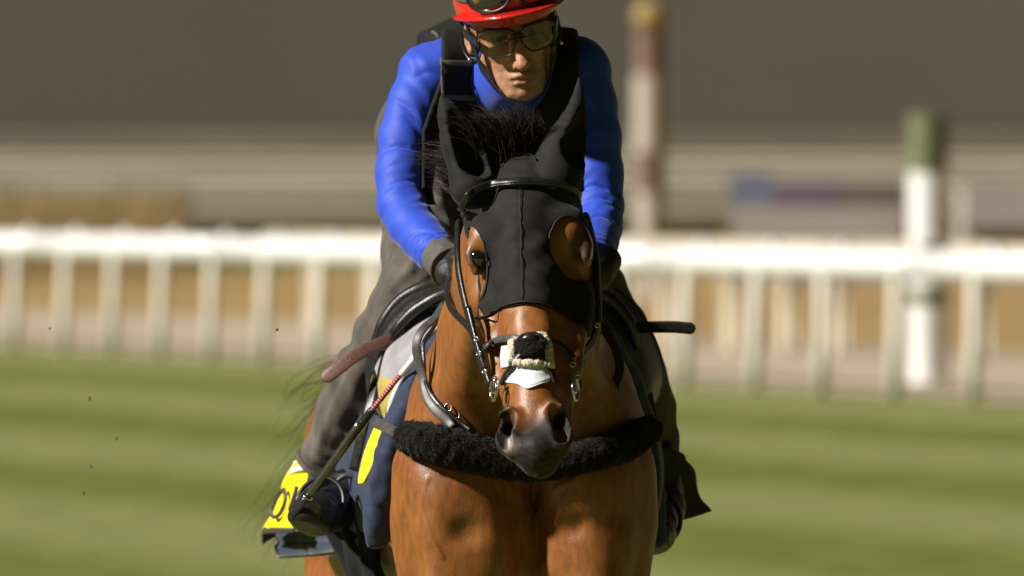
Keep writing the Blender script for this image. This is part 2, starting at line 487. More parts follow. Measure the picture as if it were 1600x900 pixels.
# ================================================================== SETTING
def ground_mat():
    m = bpy.data.materials.new('mown_turf'); m.use_nodes = True
    t = m.node_tree; b = t.nodes['Principled BSDF']; b.inputs['Roughness'].default_value = .85; b.inputs['Specular IOR Level'].default_value = .2
    tc = t.nodes.new('ShaderNodeTexCoord')
    sx = t.nodes.new('ShaderNodeSeparateXYZ'); t.links.new(tc.outputs['Object'], sx.inputs[0])
    def math_(op, a, b_=None):
        n = t.nodes.new('ShaderNodeMath'); n.operation = op
        for i, q in enumerate((a, b_)):
            if q is None: continue
            if isinstance(q, (int, float)): n.inputs[i].default_value = q
            else: t.links.new(q, n.inputs[i])
        return n.outputs[0]
    wn = t.nodes.new('ShaderNodeTexNoise'); wn.inputs['Scale'].default_value = .12; wn.inputs['Detail'].default_value = 3
    t.links.new(tc.outputs['Object'], wn.inputs['Vector'])
    q = math_('ADD', math_('MULTIPLY', sx.outputs['Y'], .3965), math_('MULTIPLY', sx.outputs['X'], .918))
    q = math_('ADD', q, math_('MULTIPLY', wn.outputs['Fac'], 1.2))
    s = math_('SINE', math_('MULTIPLY', math_('ADD', q, -17.6 - .6 - 1.0875), 2 * math.pi / 4.35))
    r = t.nodes.new('ShaderNodeMapRange'); r.inputs['From Min'].default_value = -.7; r.inputs['From Max'].default_value = .7
    t.links.new(s, r.inputs['Value'])
    mx = t.nodes.new('ShaderNodeMix'); mx.data_type = 'RGBA'
    mx.inputs['A'].default_value = (.120, .143, .026, 1); mx.inputs['B'].default_value = (.186, .206, .070, 1)
    t.links.new(r.outputs['Result'], mx.inputs['Factor'])
    n1 = t.nodes.new('ShaderNodeTexNoise'); n1.inputs['Scale'].default_value = 2.2; n1.inputs['Detail'].default_value = 9; n1.inputs['Roughness'].default_value = .7
    t.links.new(tc.outputs['Object'], n1.inputs['Vector'])
    r1 = t.nodes.new('ShaderNodeMapRange'); r1.inputs['From Min'].default_value = .3; r1.inputs['From Max'].default_value = .7; r1.inputs['To Min'].default_value = .62; r1.inputs['To Max'].default_value = 1.38
    t.links.new(n1.outputs['Fac'], r1.inputs['Value'])
    m2 = t.nodes.new('ShaderNodeMix'); m2.data_type = 'RGBA'; m2.blend_type = 'MULTIPLY'; m2.inputs['Factor'].default_value = 1
    t.links.new(mx.outputs['Result'], m2.inputs['A']); t.links.new(r1.outputs['Result'], m2.inputs['B'])
    t.links.new(m2.outputs['Result'], b.inputs['Base Color'])
    bp = t.nodes.new('ShaderNodeBump'); bp.inputs['Strength'].default_value = .5; bp.inputs['Distance'].default_value = .02
    n2 = t.nodes.new('ShaderNodeTexNoise'); n2.inputs['Scale'].default_value = 40; n2.inputs['Detail'].default_value = 5
    t.links.new(tc.outputs['Object'], n2.inputs['Vector']); t.links.new(n2.outputs['Fac'], bp.inputs['Height']); t.links.new(bp.outputs['Normal'], b.inputs['Normal'])
    return m
o = mesh_obj('turf', [(-700, -200, 0), (700, -200, 0), (700, 1400, 0), (-700, 1400, 0)], [[0, 1, 2, 3]], ground_mat(), origin=(0, 0, 0)); o['kind'] = 'structure'
tag(o, 'striped green turf of the racecourse', None)
R0, R1 = V(-5.16, 87, 0), V(3.91, 66, 0)
RT = nrm(R1 - R0); RP = V(-RT[1], RT[0], 0); RP = RP if RP[1] > 0 else -RP      # RP points away from the lens
def ron(s, off=0.0, z=0.0): return R0 + RT * s + RP * off + V(0, 0, z)
RA = math.atan2(RT[1], RT[0])
def strip(name, o0, o1, z, material):
    v = [ron(-60, o0, z), ron(75, o0, z), ron(75, o1, z), ron(-60, o1, z)]
    q = mesh_obj(name, v, [[0, 1, 2, 3]], material, smooth=False); q['kind'] = 'structure'; return q
B = {}
B['sand'] = mat('pale_sand', (.40, .32, .225), .9, var=.2, vscale=1.5)
B['dirt'] = mat('ochre_dirt', (.30, .185, .062), .95, var=.25, vscale=.8, bump=.4, bscale=6, bdist=.02)
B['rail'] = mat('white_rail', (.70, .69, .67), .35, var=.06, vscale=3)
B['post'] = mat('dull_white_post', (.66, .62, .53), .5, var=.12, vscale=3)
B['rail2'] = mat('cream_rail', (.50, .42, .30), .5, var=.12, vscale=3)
B['green'] = mat('green_paint', (.12, .14, .06), .5, var=.2, vscale=5)
B['cap'] = mat('amber_cap', (.30, .20, .055), .5, var=.2, vscale=6)
B['redp'] = mat('red_brown_paint', (.17, .10, .070), .5, var=.2, vscale=5)
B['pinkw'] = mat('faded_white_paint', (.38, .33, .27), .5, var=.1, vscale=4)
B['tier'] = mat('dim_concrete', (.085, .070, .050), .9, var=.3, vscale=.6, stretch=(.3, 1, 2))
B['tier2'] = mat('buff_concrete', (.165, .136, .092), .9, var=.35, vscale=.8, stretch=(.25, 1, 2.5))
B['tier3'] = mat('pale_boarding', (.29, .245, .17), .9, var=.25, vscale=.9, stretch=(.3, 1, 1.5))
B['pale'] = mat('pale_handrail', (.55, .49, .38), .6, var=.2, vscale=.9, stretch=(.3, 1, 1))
B['hedge'] = mat('olive_hedge', (.19, .163, .092), .9, var=.35, vscale=2, bump=.8, bscale=8, bdist=.1)
B['ochre'] = mat('ochre_bank', (.25, .18, .08), .9, var=.3, vscale=1.5)
B['ban1'] = mat('light_blue_banner', (.13, .16, .24), .7, var=.15, vscale=1.2)
B['ban2'] = mat('violet_banner', (.115, .09, .14), .7, var=.2, vscale=1.2)
B['ban3'] = mat('grey_banner', (.105, .095, .075), .7, var=.2, vscale=1.2)
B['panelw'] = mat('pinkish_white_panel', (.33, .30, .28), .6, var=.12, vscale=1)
strip('sand_verge', .25, 9.0, .004, B['sand'])
strip('dirt_track', 9.0, 60, .008, B['dirt'])

# ---- white running rail: hooded rail on leaning posts
rail = thing('running_rail', 'white running rail on posts along the turf edge', 'rail', ron(11))
SP = 1.345
pg = None
for i in range(-6, 26):
    s = .46 + i * SP + RNG.uniform(-.05, .05)
    p = ron(s)
    prof = [(.058, 0), (.056, .5), (.056, 1.0), (.05, 1.03)]
    v, f = lathe_geo(prof, (0, 0, 0), 12)
    v = v + RP * (v[:, 2:3] * .03)
    mesh_obj('post', v + p, f, B['post'], rail)
a = ron(-9, .06); b = ron(36, .06)
for k in range(9):
    s0, s1 = -9 + k * 5, -9 + k * 5 + 4.96
    v, f = tube_geo([ron(s0, .07, 1.06), ron((s0 + s1) / 2, .07, 1.06), ron(s1, .07, 1.06)], .13, n=5, seg=14, up=(0, 0, 1), squash=.92)
    mesh_obj('rail_tube', v, f, B['rail'], rail)
for i in range(-6, 26):
    s = .46 + i * SP + .25
    v, f = lathe_geo([(.05, 0), (.06, .03), (.045, .06), (.02, .075)], tuple(ron(s, .07, 1.16)), 10); mesh_obj('cap', v, f, B['rail'], rail)
for s in (4.6, 5.1, 17.6, 19.3):
    v, f = tube_geo([ron(s - .12, .06, .98), ron(s + .12, .06, .98)], .055, n=3, seg=10); mesh_obj('clamp', v, f, B['green'], rail)
# ---- second rail on the far side of the verge
rail2 = thing('inner_rail', 'cream dirt track rail on wide posts behind the white rail', 'rail', ron(11, 6.5))
for i in range(-5, 29):
    s = -.6 + i * 1.36 + RNG.uniform(-.25, .25)
    wd = RNG.uniform(.16, .36)
    v, f = box_geo((0, 0, .54), (wd, .12, 1.08), RA, .02); mesh_obj('post', v + ron(s, 6.5), f, B['rail2'], rail2)
for k in range(9):
    s0 = -9 + k * 5
    v, f = tube_geo([ron(s0, 6.5, 1.02), ron(s0 + 4.96, 6.5, 1.02)], .09, n=3, seg=12, up=(0, 0, 1)); mesh_obj('rail_tube', v, f, B['rail2'], rail2)

def bpt(x, y, d): return px(x, y, d)
def wall_px(name, x0, x1, ytop, ybot, d, thick, material, parent, slant=0.0):
    a, b = px(x0, ytop, d), px(x1, ybot, d)
    z1, z0 = a[2], max(b[2], 0)
    v, f = box_geo(((a[0] + b[0]) / 2, d + thick / 2, (z0 + z1) / 2), (abs(b[0] - a[0]), thick, z1 - z0), 0, .01)
    return mesh_obj(name, v, f, material, parent, smooth=False)
# ---- far stand beyond the dirt track, a low bank of tiers
stand = thing('far_stand', 'long dim concrete stand far behind the rails', 'stand', px(800, 427, 172))
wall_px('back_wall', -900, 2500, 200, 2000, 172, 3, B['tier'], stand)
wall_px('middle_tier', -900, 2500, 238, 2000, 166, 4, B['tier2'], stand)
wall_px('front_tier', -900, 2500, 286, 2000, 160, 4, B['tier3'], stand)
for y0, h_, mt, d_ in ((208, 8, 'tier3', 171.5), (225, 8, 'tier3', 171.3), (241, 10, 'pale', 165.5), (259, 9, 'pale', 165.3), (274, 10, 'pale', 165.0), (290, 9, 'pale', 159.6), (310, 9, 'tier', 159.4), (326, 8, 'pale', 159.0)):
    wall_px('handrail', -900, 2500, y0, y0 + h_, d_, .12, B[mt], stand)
# ---- hedge and bank at the left
hedge = thing('low_hedge', 'olive clipped hedge with an ochre bank behind the white rail', 'hedge', px(100, 440, 138))
nx = 60; hp = []; 
for i in range(nx):
    for j in range(9):
        x = -140 + i * (432 / (nx - 1)); t = j / 8
        yy = 283 + RNG.uniform(-2.5, 2.5) if j == 4 else None
        p = px(x, 283, 138); ang = math.pi * t
        hp.append([p[0] + RNG.uniform(-.06, .06), 138.4 - .55 * math.cos(ang) + RNG.uniform(-.05, .05), 1.18 + (p[2] - 1.18) * math.sin(ang) ** .6 + RNG.uniform(-.04, .04)])
hf = [[i * 9 + j, (i + 1) * 9 + j, (i + 1) * 9 + j + 1, i * 9 + j + 1] for i in range(nx - 1) for j in range(8)]
mesh_obj('foliage', hp, hf, B['hedge'], hedge)
wall_px('bank', -140, 292, 306, 2000, 137.6, .5, B['ochre'], hedge)
# ---- banners and boards on the right
ban = thing('sponsor_boards', 'pale blue and violet boards behind the white rail', 'boards', px(1280, 445, 134))
wall_px('board', 1140, 1208, 273, 322, 134, .1, B['ban1'], ban)
wall_px('board', 1209, 1318, 284, 322, 134, .1, B['ban2'], ban)
wall_px('board', 1319, 1412, 288, 322, 134, .1, B['ban3'], ban)
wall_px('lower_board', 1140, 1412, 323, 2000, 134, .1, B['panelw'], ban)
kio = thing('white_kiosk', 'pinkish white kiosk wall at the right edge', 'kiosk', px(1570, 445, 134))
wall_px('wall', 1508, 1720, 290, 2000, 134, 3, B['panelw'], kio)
wall_px('counter', 1508, 1720, 352, 362, 133.6, .4, B['tier2'], kio)
# ---- marker posts
mk = thing('furlong_pole', 'tall amber topped pole banded white and red brown', 'marker pole', V(*(px(1016, 300, 112)[:2]), 0))
c = px(1016, 300, 112)
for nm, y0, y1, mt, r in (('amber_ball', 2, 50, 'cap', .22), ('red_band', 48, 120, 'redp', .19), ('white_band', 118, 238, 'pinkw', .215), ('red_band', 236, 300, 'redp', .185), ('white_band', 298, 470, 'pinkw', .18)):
    z1, z0 = px(0, y0, 112)[2], max(px(0, y1, 112)[2], 0)
    if nm == 'amber_ball': prof = [(r * math.sin(max(q, .02) * math.pi), (z1 - z0) * (.5 - .5 * math.cos(q * math.pi))) for q in np.linspace(0, 1, 9)]
    else: prof = [(r, 0), (r, z1 - z0)]
    v, f = lathe_geo(prof, (c[0], c[1], z0), 28); mesh_obj(nm, v, f, B[mt], mk, smooth=False)
dp = 24570 / (598 - HOR)
c = px(1450, 300, dp)
mk = thing('marker_post', 'short white post with a green top behind the rail', 'marker post', (c[0], c[1], 0))
for nm, y0, y1, mt, r in (('green_top', 178, 268, 'green', .175), ('white_shaft', 266, 384, 'rail', .165), ('green_band', 382, 404, 'green', .172), ('white_shaft', 402, 455, 'rail', .165), ('green_band', 453, 476, 'green', .172), ('white_shaft', 474, 600, 'rail', .165)):
    z1, z0 = px(0, y0, dp)[2], max(px(0, y1, dp)[2], 0)
    prof = [(r, 0), (r, (z1 - z0) * .96), (r * .8, z1 - z0)] if nm == 'green_top' else [(r, 0), (r, z1 - z0)]
    v, f = lathe_geo(prof, (c[0], c[1], z0), 28); mesh_obj(nm, v, f, B[mt], mk, smooth=False)
# ---- added brown backdrop for the hazy night sky, so ambient light stays low
HM = mat('backdrop_brown', (.0445, .0385, .0265), .95, var=.16, vscale=.03)
hv_, hf_ = [], []
NA = 48
for i in range(NA + 1):
    an = math.radians(-62 + 124 * i / NA)
    for r_, z_ in ((330, -1), (345, 14), (372, 46), (420, 86), (480, 110)):
        z_ = z_ * (1 + .06 * math.sin(i * 1.7) + .05 * math.sin(i * .6 + 1)) if z_ > 20 else z_
        hv_.append((r_ * math.sin(an), r_ * math.cos(an), z_))
for i in range(NA):
    for j in range(4):
        hf_.append([i * 5 + j, (i + 1) * 5 + j, (i + 1) * 5 + j + 1, i * 5 + j + 1])
hl_ = mesh_obj('brown_backdrop', hv_, hf_, HM); hl_['kind'] = 'structure'


# ================================================================== HORSE
# ---- head frame: O poll, A down the face, N out of the face, L to the image right
H_O = px(813, 240, 15.13); H_E = px(836, 731, 14.80)
H_A = nrm(H_E - H_O)
_n = V(0, -1, 0); _n = nrm(_n - H_A * (_n @ H_A))
_l = np.cross(H_A, _n); _l = _l if _l[0] > 0 else -_l
_yaw = math.radians(-9)
H_N = nrm(_n * math.cos(_yaw) + _l * math.sin(_yaw)); H_L = nrm(_l * math.cos(_yaw) - _n * math.sin(_yaw))
H_R = np.stack([H_L, H_A, H_N], 1)
def hw(x, a, n): return H_O + H_L * x + H_A * a + H_N * n
def hl(P): return (P - H_O.astype(P.dtype)) @ H_R.astype(P.dtype)

_ka = np.array([-.06, 0, .06, .13, .20, .28, .36, .44, .505, .55, .585, .605, .615])
_tab = {
    'wf': [.045, .056, .070, .076, .074, .066, .056, .048, .044, .042, .034, .023, .006],
    'wb': [.060, .075, .085, .090, .092, .092, .083, .071, .060, .048, .035, .022, .006],
    'nf': [-.045, -.018, .002, .012, .008, .002, .000, -.003, -.006, -.012, -.024, -.038, -.055],
    'nb': [-.16, -.185, -.215, -.245, -.255, -.215, -.160, -.130, -.118, -.116, -.110, -.095, -.065]}
_dense = np.linspace(-.06, .615, 400)
def _sm(v):
    y = np.interp(_dense, _ka, v); k = np.hanning(41); k /= k.sum()
    z = np.convolve(np.pad(y, 20, mode='edge'), k, 'valid')
    w = np.clip((_dense - .57) / .02, 0, 1)
    return z * (1 - w) + y * w
_tab = {k: _sm(v) for k, v in _tab.items()}
EYE = (.0935, .178, -.040)
def head_raw(P):
    q = hl(P); x = np.abs(q[:, 0]); a = q[:, 1]; n = q[:, 2]
    ac = np.clip(a, -.06, .615)
    g = {k: np.interp(ac, _dense, v).astype(P.dtype) for k, v in _tab.items()}
    hn = (g['nf'] - g['nb']) / 2; cn = (g['nf'] + g['nb']) / 2
    v = (n - cn) / hn
    s = np.clip((v + .55) / 1.5, 0, 1); s = s * s * (3 - 2 * s)
    w = g['wb'] * (1 - s) + g['wf'] * s
    w = w * (1 - .28 * np.clip(-v, 0, 1) ** 2)
    p = 2.2
    r = ((x / w) ** p + np.abs(v) ** p) ** (1 / p)
    d = (r - 1) * np.minimum(w, hn) * .92
    d = np.maximum(d, np.abs(a - ac) - .002)
    Q = np.stack([x, a, n], 1)
    bq = Q.copy(); bq[:, 2] += (.012 * (q[:, 0] > 0)).astype(Q.dtype)
    d = smin(d, ell(bq, (.076, .142, -.032), (.027, .034, .030)), .035)            # brow over the eye
    d = smin(d, rc(Q, (.084, .265, -.080), (.070, .41, -.066), .014, .007), .028)   # facial crest
    d = smin(d, ell(Q, (.068, .205, -.150), (.030, .105, .092)), .035)           # cheek
    d = smax(d, -rc(Q, (.075, .29, -.012), (.064, .44, -.018), .012, .008), .03)
    # eye socket and lids
    E = Q - np.array(EYE, Q.dtype)
    E[:, 2] += (.022 * (q[:, 0] > 0)).astype(Q.dtype)        # seen a little from one side
    d = smax(d, -sph(E, (.013, 0, .0), .0205), .010)
    d = smin(d, chain(E, [(-.004, -.027, .010), (.006, -.018, .014), (.010, -.002, .0155), (.007, .016, .012), (-.001, .027, .004)], .0058), .018)
    d = smin(d, chain(E, [(.000, -.024, -.008), (.008, -.006, -.014), (.004, .016, -.012)], .006), .018)
    # muzzle
    Q = Q.copy(); Q[:, 0] += (.006 * (q[:, 0] > 0)).astype(Q.dtype)     # the far nostril is turned away
    d = smin(d, ell(Q, (.042, .545, -.038), (.024, .044, .034)), .022)
    d = smin(d, ell(Q, (.0, .578, -.046), (.034, .032, .038)), .02)
    d = smin(d, ell(Q, (.0, .548, -.100), (.026, .034, .028)), .018)
    d = smin(d, chain(Q, [(.030, .518, -.014), (.039, .509, -.005), (.053, .515, -.006), (.065, .539, -.022), (.062, .566, -.033), (.045, .577, -.028)], .0065), .012)
    d = smax(d, -chain(Q, [(.043, .523, .000), (.055, .541, -.012), (.052, .566, -.018)], [.013, .019, .012]), .006)
    d = smax(d, -chain(Q, [(.050, .530, -.02), (.040, .540, -.05)], [.010, .010]), .006)
    d = smax(d, -chain(Q, [(.062, .505, -.088), (.048, .550, -.080), (.034, .590, -.080), (.0, .612, -.082)], .004), .008)
    d = d + .0012 * wob(P, .05, 3)
    return d

head_sdf = boxed(head_raw, V(-.16, 14.6, 1.2) + 0, V(.22, 15.5, 1.90), .05)
EARL = [px(738, 292, 15.14), px(732, 258, 15.15), px(719, 220, 15.16), px(704, 185, 15.17), px(694, 160, 15.18), px(691, 148, 15.18)]
EARLr = [.040, .038, .036, .023, .010, .003]
EARR = [px(872, 276, 15.14), px(880, 240, 15.15), px(892, 205, 15.16), px(902, 165, 15.17), px(905, 138, 15.18), px(905.5, 123, 15.18)]
EARRr = [.044, .045, .031, .0155, .007, .003]
def ears_raw(P):
    d = chain(P, EARL, EARLr, n=14)
    cut = chain(P, [p + V(.014, -.026, .008) for p in EARL[1:]], [r * .82 for r in EARLr[1:]], n=10)
    d = smax(d, -cut, .008)
    e = chain(P, EARR, EARRr, n=14)
    cut = chain(P, [p + V(.026, -.018, .006) for p in EARR[1:]], [r * .80 for r in EARRr[1:]], n=10)
    e = smax(e, -cut, .008)
    return np.minimum(d, e)

ears_sdf = boxed(ears_raw, px(680, 330, 15.08), px(925, 115, 15.24), .05)
def pl(*t): return [px(*q) for q in t]
def neck_sdf(P):
    d = chain(P, pl((815, 330, 15.27), (812, 425, 15.42), (812, 520, 15.55), (816, 640, 15.74)), [.085, .112, .140, .185], k=.03)
    d = smin(d, chain(P, pl((813, 275, 15.26), (803, 330, 15.58), (785, 415, 15.92), (762, 440, 16.25)), [.045, .05, .062, .05], k=.03), .12)
    d = smin(d, chain(P, pl((765, 470, 15.32), (735, 560, 15.45), (712, 640, 15.55)), [.035, .030, .04]), .06)
    d = smin(d, chain(P, pl((868, 470, 15.32), (898, 560, 15.45), (925, 640, 15.55)), [.035, .030, .04]), .06)
    return d
def body_sdf(P):
    d = chain(P, pl((812, 745, 15.93), (770, 760, 16.3), (722, 768, 16.8), (690, 735, 17.22)), [.25, .275, .285, .255], k=.05)
    d = smin(d, chain(P, [px(795, 500, 15.95), px(762, 505, 16.3)], [.055, .06]), .16)
    c = smin(ell(P, px(724, 780, 15.655), (.126, .175, .27)), ell(P, px(925, 782, 15.655), (.114, .175, .27)), .018)
    d = smin(d, c, .05)
    # muscle relief on the breast
    fr = P[:, 1] < 15.72
    if fr.any():
        Pf = P[fr]; e = d[fr]
        for ln_, r_ in (([(652, 735, 15.60), (645, 800, 15.60), (655, 900, 15.60)], .040), ([(705, 740, 15.545), (745, 800, 15.54), (790, 900, 15.56)], .034), ([(795, 760, 15.55), (808, 830, 15.56), (815, 900, 15.58)], .030),
                        ([(690, 850, 15.53), (700, 930, 15.53)], .045), ([(985, 735, 15.60), (990, 820, 15.60), (980, 900, 15.60)], .038), ([(935, 735, 15.54), (905, 790, 15.535), (862, 900, 15.56)], .032), ([(940, 850, 15.53), (935, 930, 15.53)], .042)):
            e = smin(e, chain(Pf, pl(*ln_), r_), .03)
        d[fr] = e
    d = smin(d, ell(P, px(688, 770, 15.55), (.050, .05, .085)), .05)
    d = smin(d, ell(P, px(755, 870, 15.515), (.045, .03, .08)), .04)
    d = smin(d, ell(P, px(900, 760, 15.50), (.050, .035, .06)), .05)
    d = smin(d, ell(P, px(925, 880, 15.522), (.050, .03, .07)), .04)
    d = smax(d, -ell(P, px(727, 832, 15.450), (.024, .030, .014)), .03)
    d = smax(d, -ell(P, px(893, 824, 15.450), (.022, .028, .013)), .03)
    return d
HINDL = [V(-.25, 17.15, 1.25), V(-.29, 16.98, .95), V(-.28, 17.36, .55), V(-.27, 17.22, .18), V(-.27, 17.15, .09)]
HINDR = [V(-.06, 17.10, 1.25), V(-.04, 16.80, .95), V(-.05, 16.92, .52), V(-.06, 16.64, .17), V(-.06, 16.57, .09)]
FOREL = [V(-.10, 15.76, 1.12), V(-.095, 15.72, .98), V(-.09, 15.60, .56), V(-.09, 15.66, .19), V(-.09, 15.60, .09)]
FORER = [V(.14, 15.76, 1.12), V(.135, 15.70, .98), V(.13, 15.38, .70), V(.13, 15.62, .41), V(.13, 15.70, .34)]
def legs_raw(P):
    d = chain(P, HINDL, [.16, .12, .052, .036, .042], k=.03)
    d = np.minimum(d, chain(P, HINDR, [.16, .12, .052, .036, .042], k=.03))
    d = np.minimum(d, chain(P, FOREL, [.10, .088, .046, .034, .042], k=.03))
    return np.minimum(d, chain(P, FORER, [.10, .088, .046, .034, .042], k=.03))
legs_sdf = boxed(legs_raw, (-.5, 15.3, 0), (.27, 17.55, 1.42), .09)
VEINS = []
def horse_sdf(P):
    b = smin(body_sdf(P), legs_sdf(P), .06)
    nk = neck_sdf(P)
    b = smin(b, nk, .07)
    h = head_sdf(P)
    d = smin(b, h, .035)
    d = smin(d, ears_sdf(P) + .004, .02)
    d = d + .0022 * wob(P, .11, 5) * np.clip((P[:, 1] - 15.2) * 4, 0, 1)
    m = (P[:, 1] < 15.75) & (np.abs(d) < .05) & (P[:, 2] < 1.4)
    if m.any() and VEINS:
        e = d[m]; Pm = P[m]
        for pts, r in VEINS: e = smin(e, chain(Pm, pts, r), .006)
        d[m] = e
    return d
def headonly(P): return smin(smin(head_sdf(P), neck_sdf(P), .035), ears_sdf(P) + .004, .02)

for line, r in (([(905, 735), (893, 752), (886, 775), (872, 800), (868, 818)], .0036), ([(868, 765), (880, 757), (893, 753)], .0028),
                ([(668, 748), (660, 790), (672, 830), (690, 870)], .003),
                ([(640, 745), (636, 800), (645, 860)], .003)):
    pts = [hit(body_sdf, x, y) for x, y in line]
    pts = [p + V(0, .001, 0) for p in pts if p is not None]
    if len(pts) > 1: VEINS.append((catmull(pts, 9), r))
def horse_cols(v):
    P = v.astype(np.float32); q = hl(P)
    base = np.array([.212, .073, .0138]); dark = np.array([.0085, .0062, .005])
    c = np.tile(base, (len(P), 1))
    t = (.5 + .5 * wob(P, .16, 9))[:, None]
    t2 = (.5 + .5 * wob(P, .045, 10))[:, None]
    c = c * (.78 + .28 * t + .14 * t2) * np.array([1, 1, 1])
    c[:, 1] *= (.92 + .14 * t[:, 0])
    inhead = (head_sdf(P) < .012)
    # bay points: black muzzle and lower legs
    a, x, n = q[:, 1], q[:, 0], q[:, 2]
    m = np.clip((a - .488 - .018 * wob(P, .03, 4) + .10 * np.clip(-n - .02, -.05, .2) + .9 * np.clip(np.abs(x) - .028, -.02, .05)) / .055, 0, 1) * inhead
    c = c * (1 - m[:, None]) + dark * m[:, None]
    pk = np.clip(1 - np.linalg.norm((np.stack([np.abs(x), a, n], 1) - np.array([.040, .568, -.024])) / np.array([.019, .024, .022]), axis=1), 0, 1) * 2.0
    pk = np.clip(pk, 0, 1) * inhead * np.where(x < 0, 1, .25)
    c = c * (1 - pk[:, None]) + np.array([.24, .175, .145]) * pk[:, None]
    gr = np.clip((a - .562) / .03, 0, 1) * np.clip(.4 + .6 * wob(P, .012, 8), 0, 1) * inhead * .2
    c = c * (1 - gr[:, None]) + np.array([.10, .080, .055]) * gr[:, None]
    ey = np.clip(1.15 - np.linalg.norm((np.stack([np.abs(x), a, n], 1) - np.array([.098, .178, -.040])) / np.array([.03, .032, .026]), axis=1), 0, 1) * inhead
    ey = np.clip(ey * 2, 0, .85)
    c = c * (1 - ey[:, None]) + np.array([.03, .018, .010]) * ey[:, None]
    lg = np.clip((.72 - P[:, 2]) / .12, 0, 1)
    c = c * (1 - lg[:, None]) + dark * lg[:, None]
    return c

horse = thing('horse', 'bay racehorse cantering toward the viewer in a black hood', 'horse', (-.05, 16.3, 0))
v1, f1 = surf(horse_sdf, (-.36, 14.66, .95), (.36, 15.92, 2.02), .0045)
v2, f2 = surf(horse_sdf, (-.75, 15.916, .0), (.45, 17.75, 1.75), .016)
v3, f3 = surf(horse_sdf, (-.36, 15.2, .03), (.36, 15.92, .953), .012)
nv1, nv2 = len(v1), len(v2)
vv = np.vstack([v1, v2, v3]); ff = np.vstack([f1, f2 + nv1, f3 + nv1 + nv2])
mesh_obj('body', vv, ff, M['coat'], horse, cols=horse_cols(vv))
# eyes
for sx in (-1, 1):
    c = hw(sx * (EYE[0] - .006), EYE[1], EYE[2] - .001 - (.022 if sx > 0 else 0))
    v, f = surf(lambda P: ell(P, c, (.0215, .0215, .0235)), c - .03, c + .03, .003)
    mesh_obj('eye', v, f, M['eye'], horse)
# hooves
for L_, flat in ((HINDL, 1), (HINDR, 1), (FOREL, 1), (FORER, 0)):
    p = L_[-1]
    g = lathe_geo([(.058, 0), (.060, .012), (.050, .07), (.043, .088)], (p[0], p[1] - .015, p[2] - .088 if flat else p[2] - .08), 18)
    mesh_obj('hoof', g[0], g[1], M['hoof'], horse)

def hair(name, roots, tips, ctrl, r, parent, n=7, seg=3):
    """many tapered strands joined in one tuft"""
    vs, fs, o = [], [], 0
    for a, c, b in zip(roots, ctrl, tips):
        t = np.linspace(0, 1, n)[:, None]
        C = a * (1 - t) ** 2 + 2 * c * t * (1 - t) + b * t * t
        T, N, B = frames(C, (.3, -.9, .2))
        R = r * (1 - t[:, 0] ** 2 * .92) * RNG.uniform(.6, 1.3)
        an = np.linspace(0, 2 * math.pi, seg, endpoint=False)
        ring = C[:, None] + R[:, None, None] * (np.cos(an)[None, :, None] * N[:, None] + np.sin(an)[None, :, None] * B[:, None])
        vs.append(ring.reshape(-1, 3))
        for i in range(n - 1):
            for j in range(seg):
                k = (j + 1) % seg
                fs.append([o + i * seg + j, o + i * seg + k, o + (i + 1) * seg + k, o + (i + 1) * seg + j])
        o += n * seg
    return mesh_obj(name, np.vstack(vs), fs, M['hair'], parent)
def strands(n, root, tip, ctrl, js, jt, jc):
    """root, tip, ctrl: polylines in (px, py, d) whose parameter is shared; j*: jitter in metres"""
    u = RNG.uniform(0, 1, n)
    def at(line, j):
        L_ = catmull(np.array([px(*q) for q in line]), 50)
        return L_[(u * 49).astype(int)] + RNG.normal(size=(n, 3)) * np.asarray(j)
    return at(root, js), at(tip, jt), at(ctrl, jc)
def tuft(n, clumps, r, parent, name):
    """clumps: root, control, tip (px, py, d) and spread; strands bunch towards each clump's tip"""
    A_, C_, B_ = [], [], []
    for root, ctrl, tip, sp in clumps:
        m = n
        j = RNG.normal(size=(m, 3))
        A_.append(px(*root) + j * .012); C_.append(px(*ctrl) + j * .010 + RNG.normal(size=(m, 3)) * .006); B_.append(px(*tip) + RNG.normal(size=(m, 3)) * sp)
    return hair(name, np.vstack(A_), np.vstack(B_), np.vstack(C_), r, parent, n=9)
cl = []
for i in range(34):
    u = i / 33
    rx = 752 + 88 * u; lift = RNG.uniform(.55, 1)
    tx_ = rx - (52 * (1 - u) ** .7 + 6) * RNG.uniform(.5, 1.15) + (22 * u * RNG.uniform(0, 1.2)); ty_ = 246 - 78 * lift
    cl.append(((rx, 246, 15.19), (rx + RNG.uniform(-8, 12), 246 - 60 * lift * RNG.uniform(.8, 1.1), 15.14), (tx_, ty_ + RNG.uniform(-6, 14), 15.14 + RNG.uniform(-.03, .06)), RNG.uniform(.004, .012)))
tuft(36, cl, .0010, horse, 'forelock')
rt, tp, ct = strands(200, [(760, 275, 15.3), (790, 320, 15.6), (775, 400, 15.95)], [(662, 236, 15.35), (668, 250, 15.5), (690, 290, 15.8)],
                     [(715, 225, 15.3), (725, 240, 15.5), (740, 330, 15.9)], (.02, .05, .01), (.025, .05, .016), (.02, .05, .012))
hair('mane', rt, tp, ct, .0013, horse)
rt, tp, ct = strands(36, [(650, 560, 17.5), (640, 580, 17.52)], [(428, 700, 17.9), (470, 660, 17.9), (520, 640, 17.9)],
                     [(500, 560, 17.8), (520, 570, 17.8)], (.02, .02, .02), (.05, .15, .06), (.06, .1, .04))
rt2, tp2, ct2 = strands(26, [(650, 570, 17.5), (640, 590, 17.52)], [(362, 838, 17.9), (405, 858, 17.9), (425, 905, 17.8)],
                        [(440, 690, 17.9), (480, 780, 17.8)], (.02, .02, .02), (.025, .1, .02), (.04, .1, .03))
